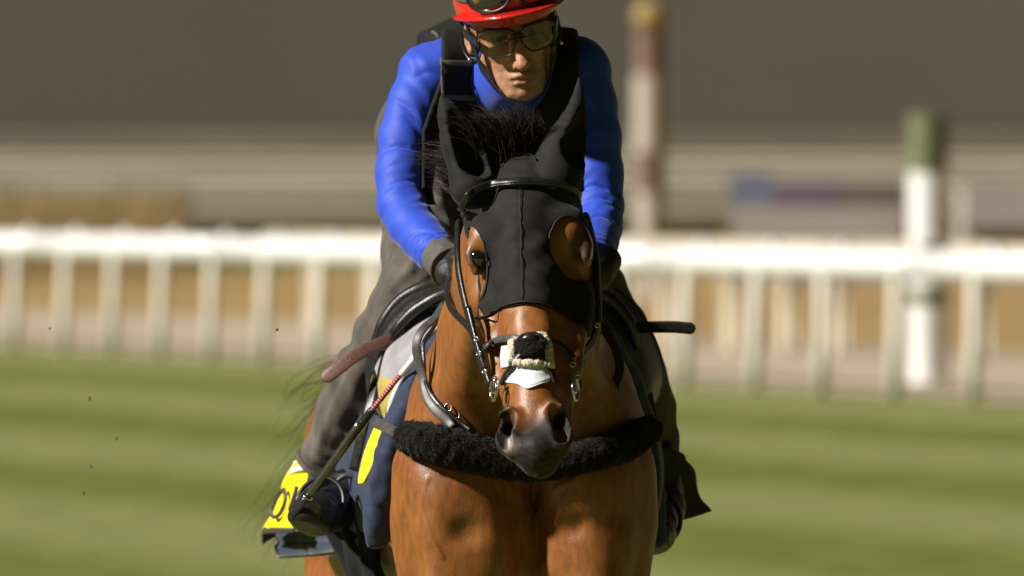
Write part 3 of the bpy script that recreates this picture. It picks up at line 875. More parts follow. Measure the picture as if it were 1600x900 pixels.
hair('tail', np.vstack([rt, rt2]), np.vstack([tp, tp2]), np.vstack([ct, ct2]), .0011, horse, n=12)

# ================================================================== TACK
def skin0(P): return headonly(P)
def pushout(f, pts, off):
    P = np.asarray(pts, float).copy()
    for _ in range(5):
        G = grad(f, P); d = f(P)
        m = d < off
        P[m] -= ((d - off) / np.maximum((G * G).sum(1), .1))[m, None] * G[m]
    return P
def hits(f, pts, off=0.0, d0=14.4):
    out = []
    for q in pts:
        h = hit(f, q[0], q[1], d0=d0, off=off)
        if h is None:
            p = min((px(q[0], q[1], d)[None] for d in np.linspace(14.8, 15.9, 60)), key=lambda r: abs(float(f(r)[0])))
            h = snap(f, p, off)[0]
        out.append(h)
    return np.array(out)
def strap_on(name, f, pts, w, t, material, parent, off=.003, n=40, **k):
    P = hits(f, pts, off)
    P = pushout(f, catmull(P, n), off)
    g = ribbon_geo(P, w, t, normals(f, P), n=n, **k)
    return mesh_obj(name, g[0], g[1], material, parent)

def frontbody(P): return smin(smin(body_sdf(P), legs_sdf(P), .06), neck_sdf(P), .07)
# ---- hood
hem_px = [(728, 508), (740, 503), (757, 495), (776, 484), (795, 475), (815, 471), (836, 472), (858, 478), (880, 490), (900, 504), (915, 512)]
hem = hl(hits(skin0, hem_px, .004))
_hx = hem[:, 0]; _ha = hem[:, 1]; _o = np.argsort(_hx); _hx = _hx[_o]; _ha = _ha[_o]
HOLES = [(np.array([-EYE[0] - .018, EYE[1] + .014, -.03]), np.array([.040, .072, .10])), (np.array([EYE[0] - .014, EYE[1] + .010, -.03]), np.array([.037, .054, .10]))]
def hood_sdf(P):
    d = np.minimum(smin(smin(head_sdf(P), neck_sdf(P), .035) - .0045, ears_sdf(P), .012), 9)
    q = hl(P)
    m = (q[:, 1] - np.interp(q[:, 0], _hx, _ha)).astype(P.dtype) * .8
    m = smax(m, -(q[:, 2] + .20), .01)
    m = np.maximum(m, P[:, 1] - 15.335)
    for c, r in HOLES:
        m = smax(m, -ell(q, c, r), .004)
    d = d + .0008 * wob(P, .035, 21)
    return smax(d, m, .003)
hood = thing('ear_hood', 'black stretch hood with ear covers on the bay horse', 'horse hood', px(815, 240, 15.2) - V(0, 0, .06))
_lo = px(672, 530, 14.9); _hi = px(930, 112, 15.36); _lo[1] = 14.86
hv, hf = surf(boxed(hood_sdf, _lo, _hi, .05), _lo, _hi, .0039)
fab = mesh_obj('fabric', hv, hf, M['hood'], hood)
def hoodskin(P): return np.minimum(headonly(P) - .0045, ears_sdf(P))
for k, (c, r) in enumerate(HOLES):
    a = np.linspace(0, 2 * math.pi, 40, endpoint=False)
    pts = H_O + (np.stack([c[0] + r[0] * np.cos(a), c[1] + r[1] * np.sin(a), np.full(40, c[2])], 1)) @ H_R.T
    P = snap(hoodskin, pts, .0005)
    for _ in range(4):      # stay on the rim of the opening as well
        q = (P - H_O) @ H_R; d = ell(q, c, r); G = grad(lambda X: ell(X, c, r), q)
        q = q - d[:, None] * G * .8; P = snap(hoodskin, H_O + q @ H_R.T, .0005, 2)
    q = (P - H_O) @ H_R; ok = (q[:, 2] > -.062) & (np.abs(ell(q, c, r)) < .006)
    k0 = int(np.argmin(ok)); P = np.roll(P, -k0, 0); ok = np.roll(ok, -k0)
    run, best = [], []
    for p_, o_ in zip(P, ok):
        if o_: run.append(p_)
        else:
            if len(run) > len(best): best = run
            run = []
    best = run if len(run) > len(best) else best
    g = tube_geo(np.array(best), .0024, n=70, seg=6, up=H_N)
    mesh_obj('eye_binding', g[0], g[1], M['seam'], fab)
P = pushout(hoodskin, catmull(hits(hoodskin, hem_px, 0), 60), .0)
g = tube_geo(P, .0022, n=60, seg=6, up=H_N); mesh_obj('hem', g[0], g[1], M['seam'], fab)
for x0, x1, w in ((813, 816, .0018),):
    P = pushout(hoodskin, catmull(hits(hoodskin, [(x0, 296), (x0 + .6, 340), (x0 + 1, 385), (x1 - .5, 430), (x1, 470)]), 40), .0017)
    for _ in range(8): P[1:-1] = (P[:-2] + 2 * P[1:-1] + P[2:]) / 4
    g = ribbon_geo(P, w, .0012, H_N, n=40); mesh_obj('seam', g[0], g[1], M['seam'], fab)
P = pushout(hoodskin, catmull(hits(hoodskin, [(783, 262), (795, 246), (812, 238), (826, 240), (838, 250)]), 30), .0004)
g = tube_geo(P, .0016, n=30, seg=6, up=H_N); mesh_obj('seam', g[0], g[1], M['seam'], fab)

# ---- bridle
bridle = thing('bridle', 'black leather bridle with shiny browband and crossed noseband', 'bridle', px(780, 620, 14.98))
strap_on('browband', hoodskin, [(723, 334), (727, 312), (741, 297), (766, 287), (800, 283), (840, 283), (872, 287), (896, 296), (906, 312)], .012, .006, M['leather'], bridle, off=.005, n=60)
strap_on('browband_edge', hoodskin, [(724, 338), (728, 317), (742, 302), (767, 292.5), (800, 288.5), (840, 288.5), (871, 292), (893, 300)], .003, .006, M['leather'], bridle, off=.005, n=60)
def loose_strap(name, pts, w, t, material, parent, up, f=None, off=.004, n=40, **k):
    P = catmull(np.array([px(*q) for q in pts]), n)
    if f is not None:
        P = pushout(f, P, off)
        for _ in range(6): P[1:-1] = (P[:-2] + 2 * P[1:-1] + P[2:]) / 4
    g = ribbon_geo(P, w, t, up, n=n, **k)
    return mesh_obj(name, g[0], g[1], material, parent)
ckl = loose_strap('cheekpiece', [(716, 345, 15.2), (714, 395, 15.13), (719, 440, 15.09), (730, 487, 15.05), (741, 527, 15.02), (753, 568, 14.99), (766, 602, 14.97)], .0125, .006, M['leather'], bridle, (-.75, -.65, .1), hoodskin)
ckr = loose_strap('cheekpiece', [(912, 335, 15.2), (921, 395, 15.14), (921, 440, 15.1), (915, 490, 15.06), (907, 535, 15.03), (899, 575, 15.0), (890, 606, 14.98)], .0125, .006, M['leather'], bridle, (.75, -.65, .1), hoodskin)
loose_strap('cheek_keeper', [(731, 480, 15.03), (741, 520, 15.0), (750, 553, 14.98), (757, 575, 14.97)], .010, .008, M['leather'], bridle, (-.75, -.65, .1), hoodskin, .007)
# buckles: small steel frames on the cheekpieces
for bx, by, bd, sx in ((744, 530, 14.985, -1), (748, 552, 14.975, -1), (757, 580, 14.965, -1), (912, 500, 15.03, 1)):
    c = pushout(hoodskin, px(bx, by, bd)[None], .008)[0]
    g = ring_geo(c, V(sx * .7, -.7, .1), .0050, .0012, seg=20, s2=6, ell=.75); mesh_obj('buckle', g[0], g[1], M['steel'], ckl if sx < 0 else ckr)
for bx, by in ((893, 572), (897, 588), (893, 604)):
    c = px(bx, by, 14.95); c = pushout(headonly, c[None], .006)[0]
    g = ring_geo(c, V(.6, -.7, .3), .0065, .0011, seg=16, s2=6, ell=.6); mesh_obj('chain_link', g[0], g[1], M['steel'], ckr)
for sx, bx, by in ((-1, 771, 610), (1, 889, 612)):
    c = pushout(headonly, px(bx, by, 14.93)[None], .012)[0]
    g = ring_geo(c, V(sx * .95, -.28, .05), .018, .0026, seg=30, s2=8); mesh_obj('bit_ring', g[0], g[1], M['steel'], bridle)
    a = c + V(-sx * .004, -.004, .020); b = c + V(-sx * .002, -.006, -.006)
    g = tube_geo([a, (a + b) / 2, b], [.0052, .0062, .0056], n=10, seg=12); mesh_obj('bit_cheek', g[0], g[1], M['steel'], bridle)
# noseband: grey upper strap, dark lower strap, fleece-lined rosette where they cross
strap_on('noseband', headonly, [(752, 552), (758, 542), (770, 534), (788, 529), (808, 529), (822, 534)], .0125, .005, M['greyleather'], bridle, off=.006)
strap_on('noseband', headonly, [(838, 536), (856, 534), (872, 538), (886, 548), (896, 560)], .0125, .005, M['leather'], bridle, off=.006)
strap_on('noseband', headonly, [(818, 549), (806, 561), (797, 574), (789, 587), (783, 600)], .0105, .005, M['leather'], bridle, off=.006)
strap_on('noseband', headonly, [(846, 552), (856, 566), (863, 583), (868, 598)], .0105, .005, M['leather'], bridle, off=.006)
rc0 = hits(headonly, [(829, 540)], .014)[0]
Rr = H_R
ros = mesh_obj('rosette', *surf(lambda P: ell(P, rc0 - H_A * .003, (.028, .024, .011), Rr) + .0008 * wob(P, .010, 3), rc0 - .045, rc0 + .045, .0028), M['fleece'], bridle)
mesh_obj('rosette_boss', *surf(lambda P: ell(P, rc0 + H_N * .010 - H_A * .010, (.014, .008, .007), Rr), rc0 - .045, rc0 + .045, .0025), M['leather'], ros)
def fluff(name, pts, r, material, parent, f, off, amp=.0014, vox=.0028, n=12, fur=0, fl=.006, fr=.0005):
    C = catmull(hits(f, pts, off), n)
    fn = lambda P: chain(P, C, r) + amp * wob(P, .012, 31) + amp * .6 * wob(P, .006, 32)
    lo, hi = C.min(0) - np.max(r) - .012, C.max(0) + np.max(r) + .012
    v, f_ = surf(fn, lo, hi, vox)
    o = mesh_obj(name, v, f_, material, parent)
    return o, v
for pts, r in (([(800, 536), (800, 548), (799, 562)], .0075), ([(806, 566), (822, 567), (838, 566), (850, 568)], .0065), ([(852, 529), (857, 540), (857, 556), (860, 570)], .0075),
               ([(842, 521), (850, 523)], .0045)):
    fluff('sheepskin_lining', pts, r, M['cream'], ros, headonly, .008)
# rein loops hanging beside the neck and running up to the glove
loose_strap('rein', [(770, 612, 15.0), (750, 565, 15.15), (732, 495, 15.35), (719, 445, 15.55), (714, 425, 15.6)], .011, .004, M['leather'], bridle, (-.6, -.75, .1), headonly, .010)
loose_strap('rein', [(718, 485, 15.60), (688, 494, 15.58), (662, 512, 15.55), (650, 537, 15.54), (655, 570, 15.54), (672, 615, 15.53), (694, 645, 15.50), (707, 668, 15.47)], [.013, .016, .017, .017, .017, .017, .017, .016], .004, M['greyleather'], bridle, (-.45, -.85, .25), frontbody, .008)
loose_strap('rein', [(716, 500, 15.62), (690, 508, 15.62), (668, 524, 15.6), (660, 545, 15.58), (672, 590, 15.55), (696, 630, 15.50), (722, 662, 15.47), (735, 672, 15.46)], .007, .005, M['leather'], bridle, (-.45, -.85, .25), frontbody, .010)
for bx, by in ((700, 637), (712, 650)):
    g = ring_geo(px(bx, by, 15.485), V(-.4, -.85, .3), .0075, .0016, seg=16, s2=6); mesh_obj('buckle', g[0], g[1], M['steel'], bridle)
loose_strap('rein', [(889, 614, 15.0), (905, 580, 15.16), (920, 520, 15.35), (928, 470, 15.5), (925, 435, 15.6)], .015, .004, M['leather'], bridle, (.6, -.75, .1), headonly, .010)
loose_strap('rein', [(922, 490, 15.58), (940, 510, 15.56), (962, 545, 15.55), (968, 580, 15.54), (955, 620, 15.52)], .018, .004, M['leather'], bridle, (.45, -.85, .25), None)

# ---- white nose strip
strip = thing('nasal_strip', 'white adhesive strip across the horse\'s nose', 'nose strip', px(822, 606, 14.86))
rows = [[(800 - 2, 566), (815, 571), (830, 571), (845, 569), (857, 568)], [(793, 582), (810, 583), (828, 583), (845, 583), (860, 583)],
        [(788, 594), (808, 596), (825, 600), (846, 596), (860, 592)], [(790, 598), (808, 600), (824, 607), (844, 600), (858, 596)]]
g = sheet_geo([hits(headonly, r, .0022) for r in rows], .0018, 24, 14, lambda u, v: .0006 * np.sin(v * 17 + u * 4)); mesh_obj('strip', g[0], g[1], M['tape'], strip)
rows = [[(784, 541), (792, 540), (801, 541)], [(782, 557), (791, 558), (800, 560)], [(783, 575), (789, 574), (795, 573)]]
g = sheet_geo([hits(headonly, r, .0022) for r in rows], .0018, 12, 14); mesh_obj('strip_end', g[0], g[1], M['tape'], strip)

# ---- breast collar: a black sheepskin roll across the chest
collar = thing('breast_collar', 'black sheepskin breast collar across the horse\'s chest', 'breast collar', px(820, 760, 15.42))
cp = [(642, 684), (672, 692), (718, 703), (765, 715), (815, 727), (862, 726), (905, 716), (948, 704), (985, 690), (1012, 672)]
C0 = hits(frontbody, cp, .016)
for i in (3, 4, 5): C0[i] = C0[2] * (1 - (i - 2) / 4) + C0[6] * ((i - 2) / 4); 
for i, q in enumerate(cp):                      # keep the rows of the photograph along the sagging middle
    C0[i] = px(q[0], q[1], C0[i][1])
CR = catmull(C0, 40)
rr = np.interp(np.linspace(0, 9, 40), np.arange(10), [.030, .035, .036, .033, .028, .027, .028, .030, .030, .025])
fn = lambda P: chain(P, CR, rr) + .0020 * wob(P, .024, 41) + .0014 * wob(P, .010, 42)
cv, cf = surf(boxed(fn, CR.min(0) - .05, CR.max(0) + .05, .05), CR.min(0) - .055, CR.max(0) + .055, .0045)
rol = mesh_obj('roll', cv, cf, M['fleece'], collar)
idx = RNG.integers(0, len(cv), 26000); nn = normals(fn, cv[idx]); rt = cv[idx]
dirn = nrm(nn + RNG.normal(size=nn.shape) * .55)
vs = []; fs = []
side = nrm(np.cross(dirn, RNG.normal(size=nn.shape)))
ln = RNG.uniform(.0020, .0042, len(idx))[:, None]
for k in range(3):
    a = 2 * math.pi * k / 3
    vs.append(rt + .00045 * (math.cos(a) * side + math.sin(a) * np.cross(dirn, side)))
vs.append(rt + dirn * ln + RNG.normal(size=nn.shape) * .0015)
vs = np.stack(vs, 1).reshape(-1, 3); b = np.arange(len(idx)) * 4
fs = np.vstack([np.stack([b + i, b + (i + 1) % 3, b + 3], 1) for i in range(3)])
o = mesh_obj('fleece_pile', vs, fs, M['fleece'], rol); o['kind'] = 'stuff'
loose_strap('collar_strap', [(586, 660, 15.80), (604, 668, 15.74), (624, 680, 15.66)], .020, .004, M['greyleather'], collar, (-.3, -.9, .25))

# ---- navy quilted saddle pad
pad = thing('saddle_pad', 'navy quilted saddle pad edging the horse\'s shoulder', 'saddle pad', px(592, 850, 16.0))
def puffy(name, pts, r, seams, parent, material, amp=.2, n=60, vox=.0045):
    C = catmull(np.array([px(*q) for q in pts]), n)
    R = np.interp(np.linspace(0, len(r) - 1, n), np.arange(len(r)), r)
    rows = np.interp(np.linspace(0, len(pts) - 1, n), np.arange(len(pts)), [q[1] for q in pts])
    for s in seams: R = R * (1 - amp * np.exp(-((rows - s) / 5.0) ** 2))
    fn = lambda P: chain(P, C, R) + .002 * wob(P, .04, 51)
    lo, hi = C.min(0) - R.max() - .01, C.max(0) + R.max() + .01
    return mesh_obj(name, *surf(boxed(fn, lo, hi, .04), lo, hi, vox), material, parent)
puffy('front_roll', [(716, 497, 15.82), (688, 543, 15.80), (660, 592, 15.78), (636, 640, 15.77), (614, 696, 15.76), (599, 755, 15.77), (591, 810, 15.79), (590, 838, 15.81)],
      [.018, .026, .030, .031, .030, .029, .028, .024], (592, 640, 702, 786), pad, M['navy'], .34)
puffy('front_roll', [(920, 497, 15.82), (950, 543, 15.84), (978, 592, 15.86), (1000, 650, 15.88), (1012, 720, 15.9), (1020, 790, 15.92), (1024, 840, 15.93)],
      [.018, .024, .026, .026, .026, .024, .020], (640, 702, 786), pad, M['navy'])
g = sheet_geo([pl((452, 834, 16.7), (500, 828, 16.5), (545, 822, 16.3), (590, 800, 16.1)), pl((446, 852, 16.7), (500, 850, 16.5), (545, 846, 16.3), (592, 836, 16.1)),
               pl((446, 872, 16.7), (500, 868, 16.5), (545, 862, 16.3), (592, 852, 16.1))], .022, 40, 20,
              lambda u, v: .012 * np.sin(np.clip(v, 0, 1) * math.pi) ** .5 - .006 * np.exp(-((u - .30) / .02) ** 2) - .007 * np.exp(-((v - .45) / .06) ** 2) + .002 * np.sin(u * 23))
mesh_obj('rear_edge', g[0], g[1], M['navy'], pad)
def shell_patch(name, off, mask, lo, hi, vox, material, parent):
    fn = lambda P: smax(smax(body_sdf(P), neck_sdf(P) * 0 - 1, .01) - off, mask(P), .006)
    return mesh_obj(name, *surf(fn, lo, hi, vox), material, parent)
AX = lambda P: -.02 - (P[:, 1] - 15.9) * .13         # centre line of the barrel
shell_patch('blanket', .016, lambda P: np.maximum(np.maximum(15.86 - P[:, 1], P[:, 1] - 16.82), 1.14 + .0 * P[:, 1] - P[:, 2]), (-.52, 15.84, 1.1), (.40, 16.86, 1.75), .010, M['navy'], pad)

# ---- yellow number cloth
ncloth = thing('number_cloth', 'yellow number cloth with dark lettering under the saddle', 'number cloth', px(470, 850, 16.5))
fl = [pl((462, 722, 16.50), (470, 718, 16.44), (480, 712, 16.38)), pl((444, 757, 16.55), (460, 752, 16.48), (478, 750, 16.40)),
      pl((428, 792, 16.60), (447, 790, 16.52), (470, 790, 16.42)), pl((413, 826, 16.64), (434, 827, 16.55), (458, 827, 16.44))]
fg = sheet_geo(fl, .003, 20, 24, lambda u, v: .004 * np.sin(v * 7 + u * 3)); yfl = mesh_obj('flap', fg[0], fg[1], M['yellow'], ncloth)
wt = sheet_geo([pl((460.5, 721, 16.49), (470, 716, 16.43), (480, 711, 16.37)), pl((452, 741, 16.50), (464, 737, 16.45), (479, 734, 16.38))], .003, 10, 6); mesh_obj('white_corner', wt[0], wt[1], M['white'], ncloth)
hm = sheet_geo([pl((414, 824, 16.628), (434, 825, 16.538), (460, 825, 16.428)), pl((410, 834, 16.63), (432, 833, 16.54), (460, 832, 16.43))], .004, 12, 5); mesh_obj('hem', hm[0], hm[1], M['print'], ncloth)
hm = sheet_geo([pl((409, 833, 16.66), (418, 832, 16.68), (430, 831, 16.70)), pl((411, 850, 16.66), (416, 846, 16.68), (430, 838, 16.70))], .004, 12, 5); mesh_obj('hem_fold', hm[0], hm[1], M['print'], ncloth)
def ink(pts, w): 
    P = catmull(np.array([px(*q) for q in pts]), 40); g = ribbon_geo(P, w, .002, (-.3, -.9, .1), n=40); mesh_obj('letter', g[0], g[1], M['print'], yfl)
ink([(443, 764, 16.52), (446, 776, 16.50), (443, 792, 16.50), (436, 804, 16.51), (428, 808, 16.53), (424, 802, 16.55), (428, 788, 16.55), (435, 774, 16.54), (443, 764, 16.52)], .0075)
ink([(464, 760, 16.43), (459, 778, 16.435), (452, 798, 16.45)], .008)
yf = sheet_geo([pl((586, 668, 15.93), (593, 672, 15.91), (603, 677, 15.89)), pl((571, 705, 15.94), (580, 708, 15.92), (591, 712, 15.90)), pl((562, 742, 15.95), (567, 742, 15.93), (575, 742, 15.91)), pl((561, 756, 15.95), (564, 756, 15.93), (568, 754, 15.91))], .004, 10, 20)
mesh_obj('front_panel', yf[0], yf[1], M['yellow'], ncloth)
shell_patch('under_saddle', .024, lambda P: np.maximum(np.maximum(16.30 - P[:, 1], P[:, 1] - 16.7), np.maximum(1.24 - P[:, 2], P[:, 2] - 1.32)), (-.52, 16.1, 1.2), (.40, 16.74, 1.78), .011, M['yellow'], ncloth)

# ---- saddle
saddle = thing('saddle', 'black race saddle with grey flaps strapped to the bay horse', 'saddle', px(765, 640, 16.1))
outer = [(722, 480), (690, 489), (650, 511), (612, 541), (590, 570), (583, 600), (589, 630), (603, 654)]
inner = [(724, 489), (694, 506), (664, 534), (643, 562), (629, 588), (617, 613), (609, 635), (605, 653)]
od = [15.93, 15.95, 15.98, 16.0, 16.02, 16.03, 16.02, 16.0]; idp = [15.90, 15.90, 15.90, 15.90, 15.91, 15.92, 15.93, 15.95]
mid = [((a[0] + b[0]) / 2, (a[1] + b[1]) / 2) for a, b in zip(outer, inner)]; md = [(a + b) / 2 - .012 for a, b in zip(od, idp)]
R3 = [[px(q[0], q[1], d) for q, d in zip(L_, D_)] for L_, D_ in ((outer, od), (mid, md), (inner, idp))]
g = sheet_geo([r[:6] for r in R3], .006, 50, 16); sfl = mesh_obj('flap', g[0], g[1], M['suede'], saddle)
g = sheet_geo([r[4:] for r in R3], .007, 30, 16, lambda u, v: -.0035 * np.clip(1 - u * 3.5, 0, 1) + .0015); o = mesh_obj('flap_lining', g[0], g[1], M['tan'], saddle)
g = tube_geo([px(q[0] + 1, q[1], d - .004) for q, d in zip(inner, idp)][2:], [.003, .004, .0055, .006, .005, .003], n=30, seg=8); mesh_obj('piping', g[0], g[1], M['white'], sfl)
kr = [(708, 437, 15.96), (668, 447, 16.02), (628, 468, 16.05), (598, 506, 16.06), (581, 555, 16.07), (577, 600, 16.07), (583, 634, 16.06), (594, 652, 16.04)]
kin = [(714, 470, 15.93), (680, 480, 15.97), (642, 503, 16.0), (610, 535, 16.03), (592, 568, 16.045), (587, 600, 16.05), (591, 630, 16.045), (600, 650, 16.035)]
g = sheet_geo([pl(*kr), pl(*[((a[0] + b[0]) / 2, (a[1] + b[1]) / 2, (a[2] + b[2]) / 2 - .012) for a, b in zip(kr, kin)]), pl(*kin)], .008, 50, 12); mesh_obj('skirt', g[0], g[1], M['leather'], saddle)
g = tube_geo(pl(*kr), [.012, .013, .013, .011, .008, .007, .006, .004], n=50, seg=12); mesh_obj('knee_roll', g[0], g[1], M['leather'], saddle)
g = tube_geo(pl((716, 452, 15.93), (684, 464, 15.965), (648, 486, 15.98), (622, 512, 15.99), (612, 530, 16.0)), [.010, .012, .012, .010, .005], n=40, seg=12); mesh_obj('knee_roll', g[0], g[1], M['leather'], saddle)
g = tube_geo(pl((712, 463, 15.95), (674, 478, 15.985), (640, 500, 16.0), (600, 548, 16.03)), [.004, .005, .005, .003], n=40, seg=8); mesh_obj('welt', g[0], g[1], M['greyleather'], saddle)
# far side flap
kr2 = [(905, 437, 15.96), (940, 447, 16.02), (975, 468, 16.05), (1005, 502, 16.06), (1026, 545, 16.07), (1034, 580, 16.07), (1028, 616, 16.06), (1008, 642, 16.04)]
kin2 = [(905, 480, 15.92), (930, 490, 15.93), (952, 510, 15.94), (972, 540, 15.95), (988, 572, 15.96), (998, 600, 15.97), (1002, 622, 15.98), (1000, 640, 16.0)]
kmid2 = [((a[0] + b[0]) / 2, (a[1] + b[1]) / 2, (a[2] + b[2]) / 2 - .02) for a, b in zip(kr2, kin2)]
g = sheet_geo([pl(*kr2), pl(*kmid2), pl(*kin2)], .007, 50, 16); mesh_obj('flap', g[0], g[1], M['shadeflap'], saddle)
g = tube_geo(pl(*kr2), [.012, .012, .010, .007, .006, .005, .005, .004], n=50, seg=12); mesh_obj('knee_roll', g[0], g[1], M['leather'], saddle)
g = tube_geo(pl((925, 455, 15.93), (955, 472, 15.95), (982, 505, 15.96), (996, 545, 15.97)), [.014, .016, .014, .006], n=40, seg=12); mesh_obj('knee_roll', g[0], g[1], M['leather'], saddle)
# seat, pommel and cantle under the rider
sa, sb = px(775, 452, 16.0), px(738, 440, 16.55)
mesh_obj('seat', *surf(lambda P: smin(smin(chain(P, [px(775, 455, 16.02), px(755, 478, 16.25), px(735, 455, 16.5)], [.06, .075, .09]), chain(P, [px(690, 470, 16.02), px(775, 440, 16.0), px(880, 470, 16.02)], [.03, .035, .03], n=9), .05), 9 + P[:, 0] * 0, .01),
                       (-.3, 15.9, 1.35), (.25, 16.65, 1.78), .009), M['leather'], saddle)
# loose strap ends flying out at both sides
g = ribbon_geo(pl((612, 531, 16.02), (585, 541, 16.0), (555, 556, 15.98), (528, 576, 15.97), (506, 592, 15.97)), .0255, .005, (-.5, -.3, .8), n=40, taper_end=.10)
# (the strap's broad side is turned to the lens)
g = ribbon_geo(pl((614, 530, 16.02), (585, 541, 16.0), (555, 556, 15.98), (528, 576, 15.97), (504, 594, 15.97)), .0255, .005, (-.2, -.95, .25), n=40, taper_end=.10)
sl = mesh_obj('girth_strap', g[0], g[1], M['brownleather'], saddle)
for q in ((590, 539), (577, 545), (563, 552), (549, 561)):
    c = px(q[0], q[1], 15.985 + (q[0] - 560) * .0007) + V(0, -.0035, 0)
    g = lathe_geo([(.0024, -.0006), (.0026, 0), (.0022, .0008)], (0, 0, 0), 10)
    vv_ = g[0][:, [0, 2, 1]] + c; mesh_obj('hole', vv_, g[1], M['black'], sl)
g = ribbon_geo(pl((985, 512, 16.0), (1020, 511, 15.99), (1055, 511, 15.98), (1087, 514, 15.97)), .0225, .005, (.35, -.9, -.25), n=40, taper_end=.10); mesh_obj('girth_strap', g[0], g[1], M['leather'], saddle)
# stirrups and leathers
for pts, irc, sx in (([(596, 560, 16.03), (575, 640, 15.97), (552, 735, 15.98)], (520, 800, 16.0), -1), ([(1000, 560, 16.03), (1018, 640, 15.98), (1032, 735, 15.98)], (1040, 800, 16.0), 1)):
    g = ribbon_geo(pl(*pts), .020, .004, (sx * .6, -.8, 0), n=24); mesh_obj('stirrup_leather', g[0], g[1], M['leather'], saddle)
# dark cloth hanging under the near boot
g = sheet_geo([pl((505, 806, 16.25), (530, 804, 16.2), (556, 800, 16.14), (580, 790, 16.08)), pl((520, 846, 16.24), (545, 846, 16.19), (570, 848, 16.13), (588, 852, 16.07)),
               pl((534, 880, 16.23), (556, 882, 16.18), (580, 884, 16.12), (596, 890, 16.06)), pl((548, 925, 16.22), (566, 925, 16.17), (588, 925, 16.11), (606, 925, 16.05))], .006, 40, 24,
              lambda u, v: .007 * np.sin(u * 19 + v * 4) + .004 * np.sin(u * 37 - v * 3))
gth = thing('girth_cloth', 'dark grey cloth hanging below the rider\'s near boot', 'girth cloth', px(570, 925, 16.15))
mesh_obj('cloth', g[0], g[1], M['girth'], gth)

# ---- whip
whip = thing('whip', 'black riding whip with a red and white braided handle', 'whip', px(470, 800, 15.9))
h0, h1, h2 = px(650, 556, 15.74), px(582, 640, 15.80), px(476, 782, 15.92)
g = tube_geo([h0, h0 * .65 + h1 * .35], [.0058, .0052], n=10, seg=12); mesh_obj('pale_cap', g[0], g[1], M['white'], whip)
NB = 15
for i in range(NB):
    t0, t1 = .35 + .65 * i / NB, .35 + .65 * (i + .78) / NB
    g = tube_geo([h0 * (1 - t0) + h1 * t0, h0 * (1 - t1) + h1 * t1], .0050, n=3, seg=12); mesh_obj('grip_wrap', g[0], g[1], M['redgrip'], whip)
g = tube_geo([h0 * .65 + h1 * .35, h1], .0042, n=4, seg=10); mesh_obj('grip_core', g[0], g[1], M['white'], whip)
g = tube_geo([h1, h1 * .8 + h2 * .2, h2], [.0075, .0085, .0075], n=20, seg=12); mesh_obj('shaft', g[0], g[1], M['black'], whip)
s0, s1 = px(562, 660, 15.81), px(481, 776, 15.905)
g = tube_geo([s0, s1], [.0058, .0075], n=14, seg=12); mesh_obj('shaft_highlight', g[0], g[1], mat('highlight_grey', (.20, .20, .20), .25, metal=.9, var=.2, vscale=80), whip)  # added silver rod that paints the highlight along the shaft
g = ring_geo(s1, s1 - s0, .0085, .002, seg=18, s2=6); mesh_obj('collar_ring', g[0], g[1], M['steel'], whip)
g = ribbon_geo(pl((478, 780, 15.91), (466, 794, 15.92), (456, 806, 15.93)), [.012, .015, .010], .004, (-.2, -.9, .2), n=12); mesh_obj('popper', g[0], g[1], M['leather'], whip)

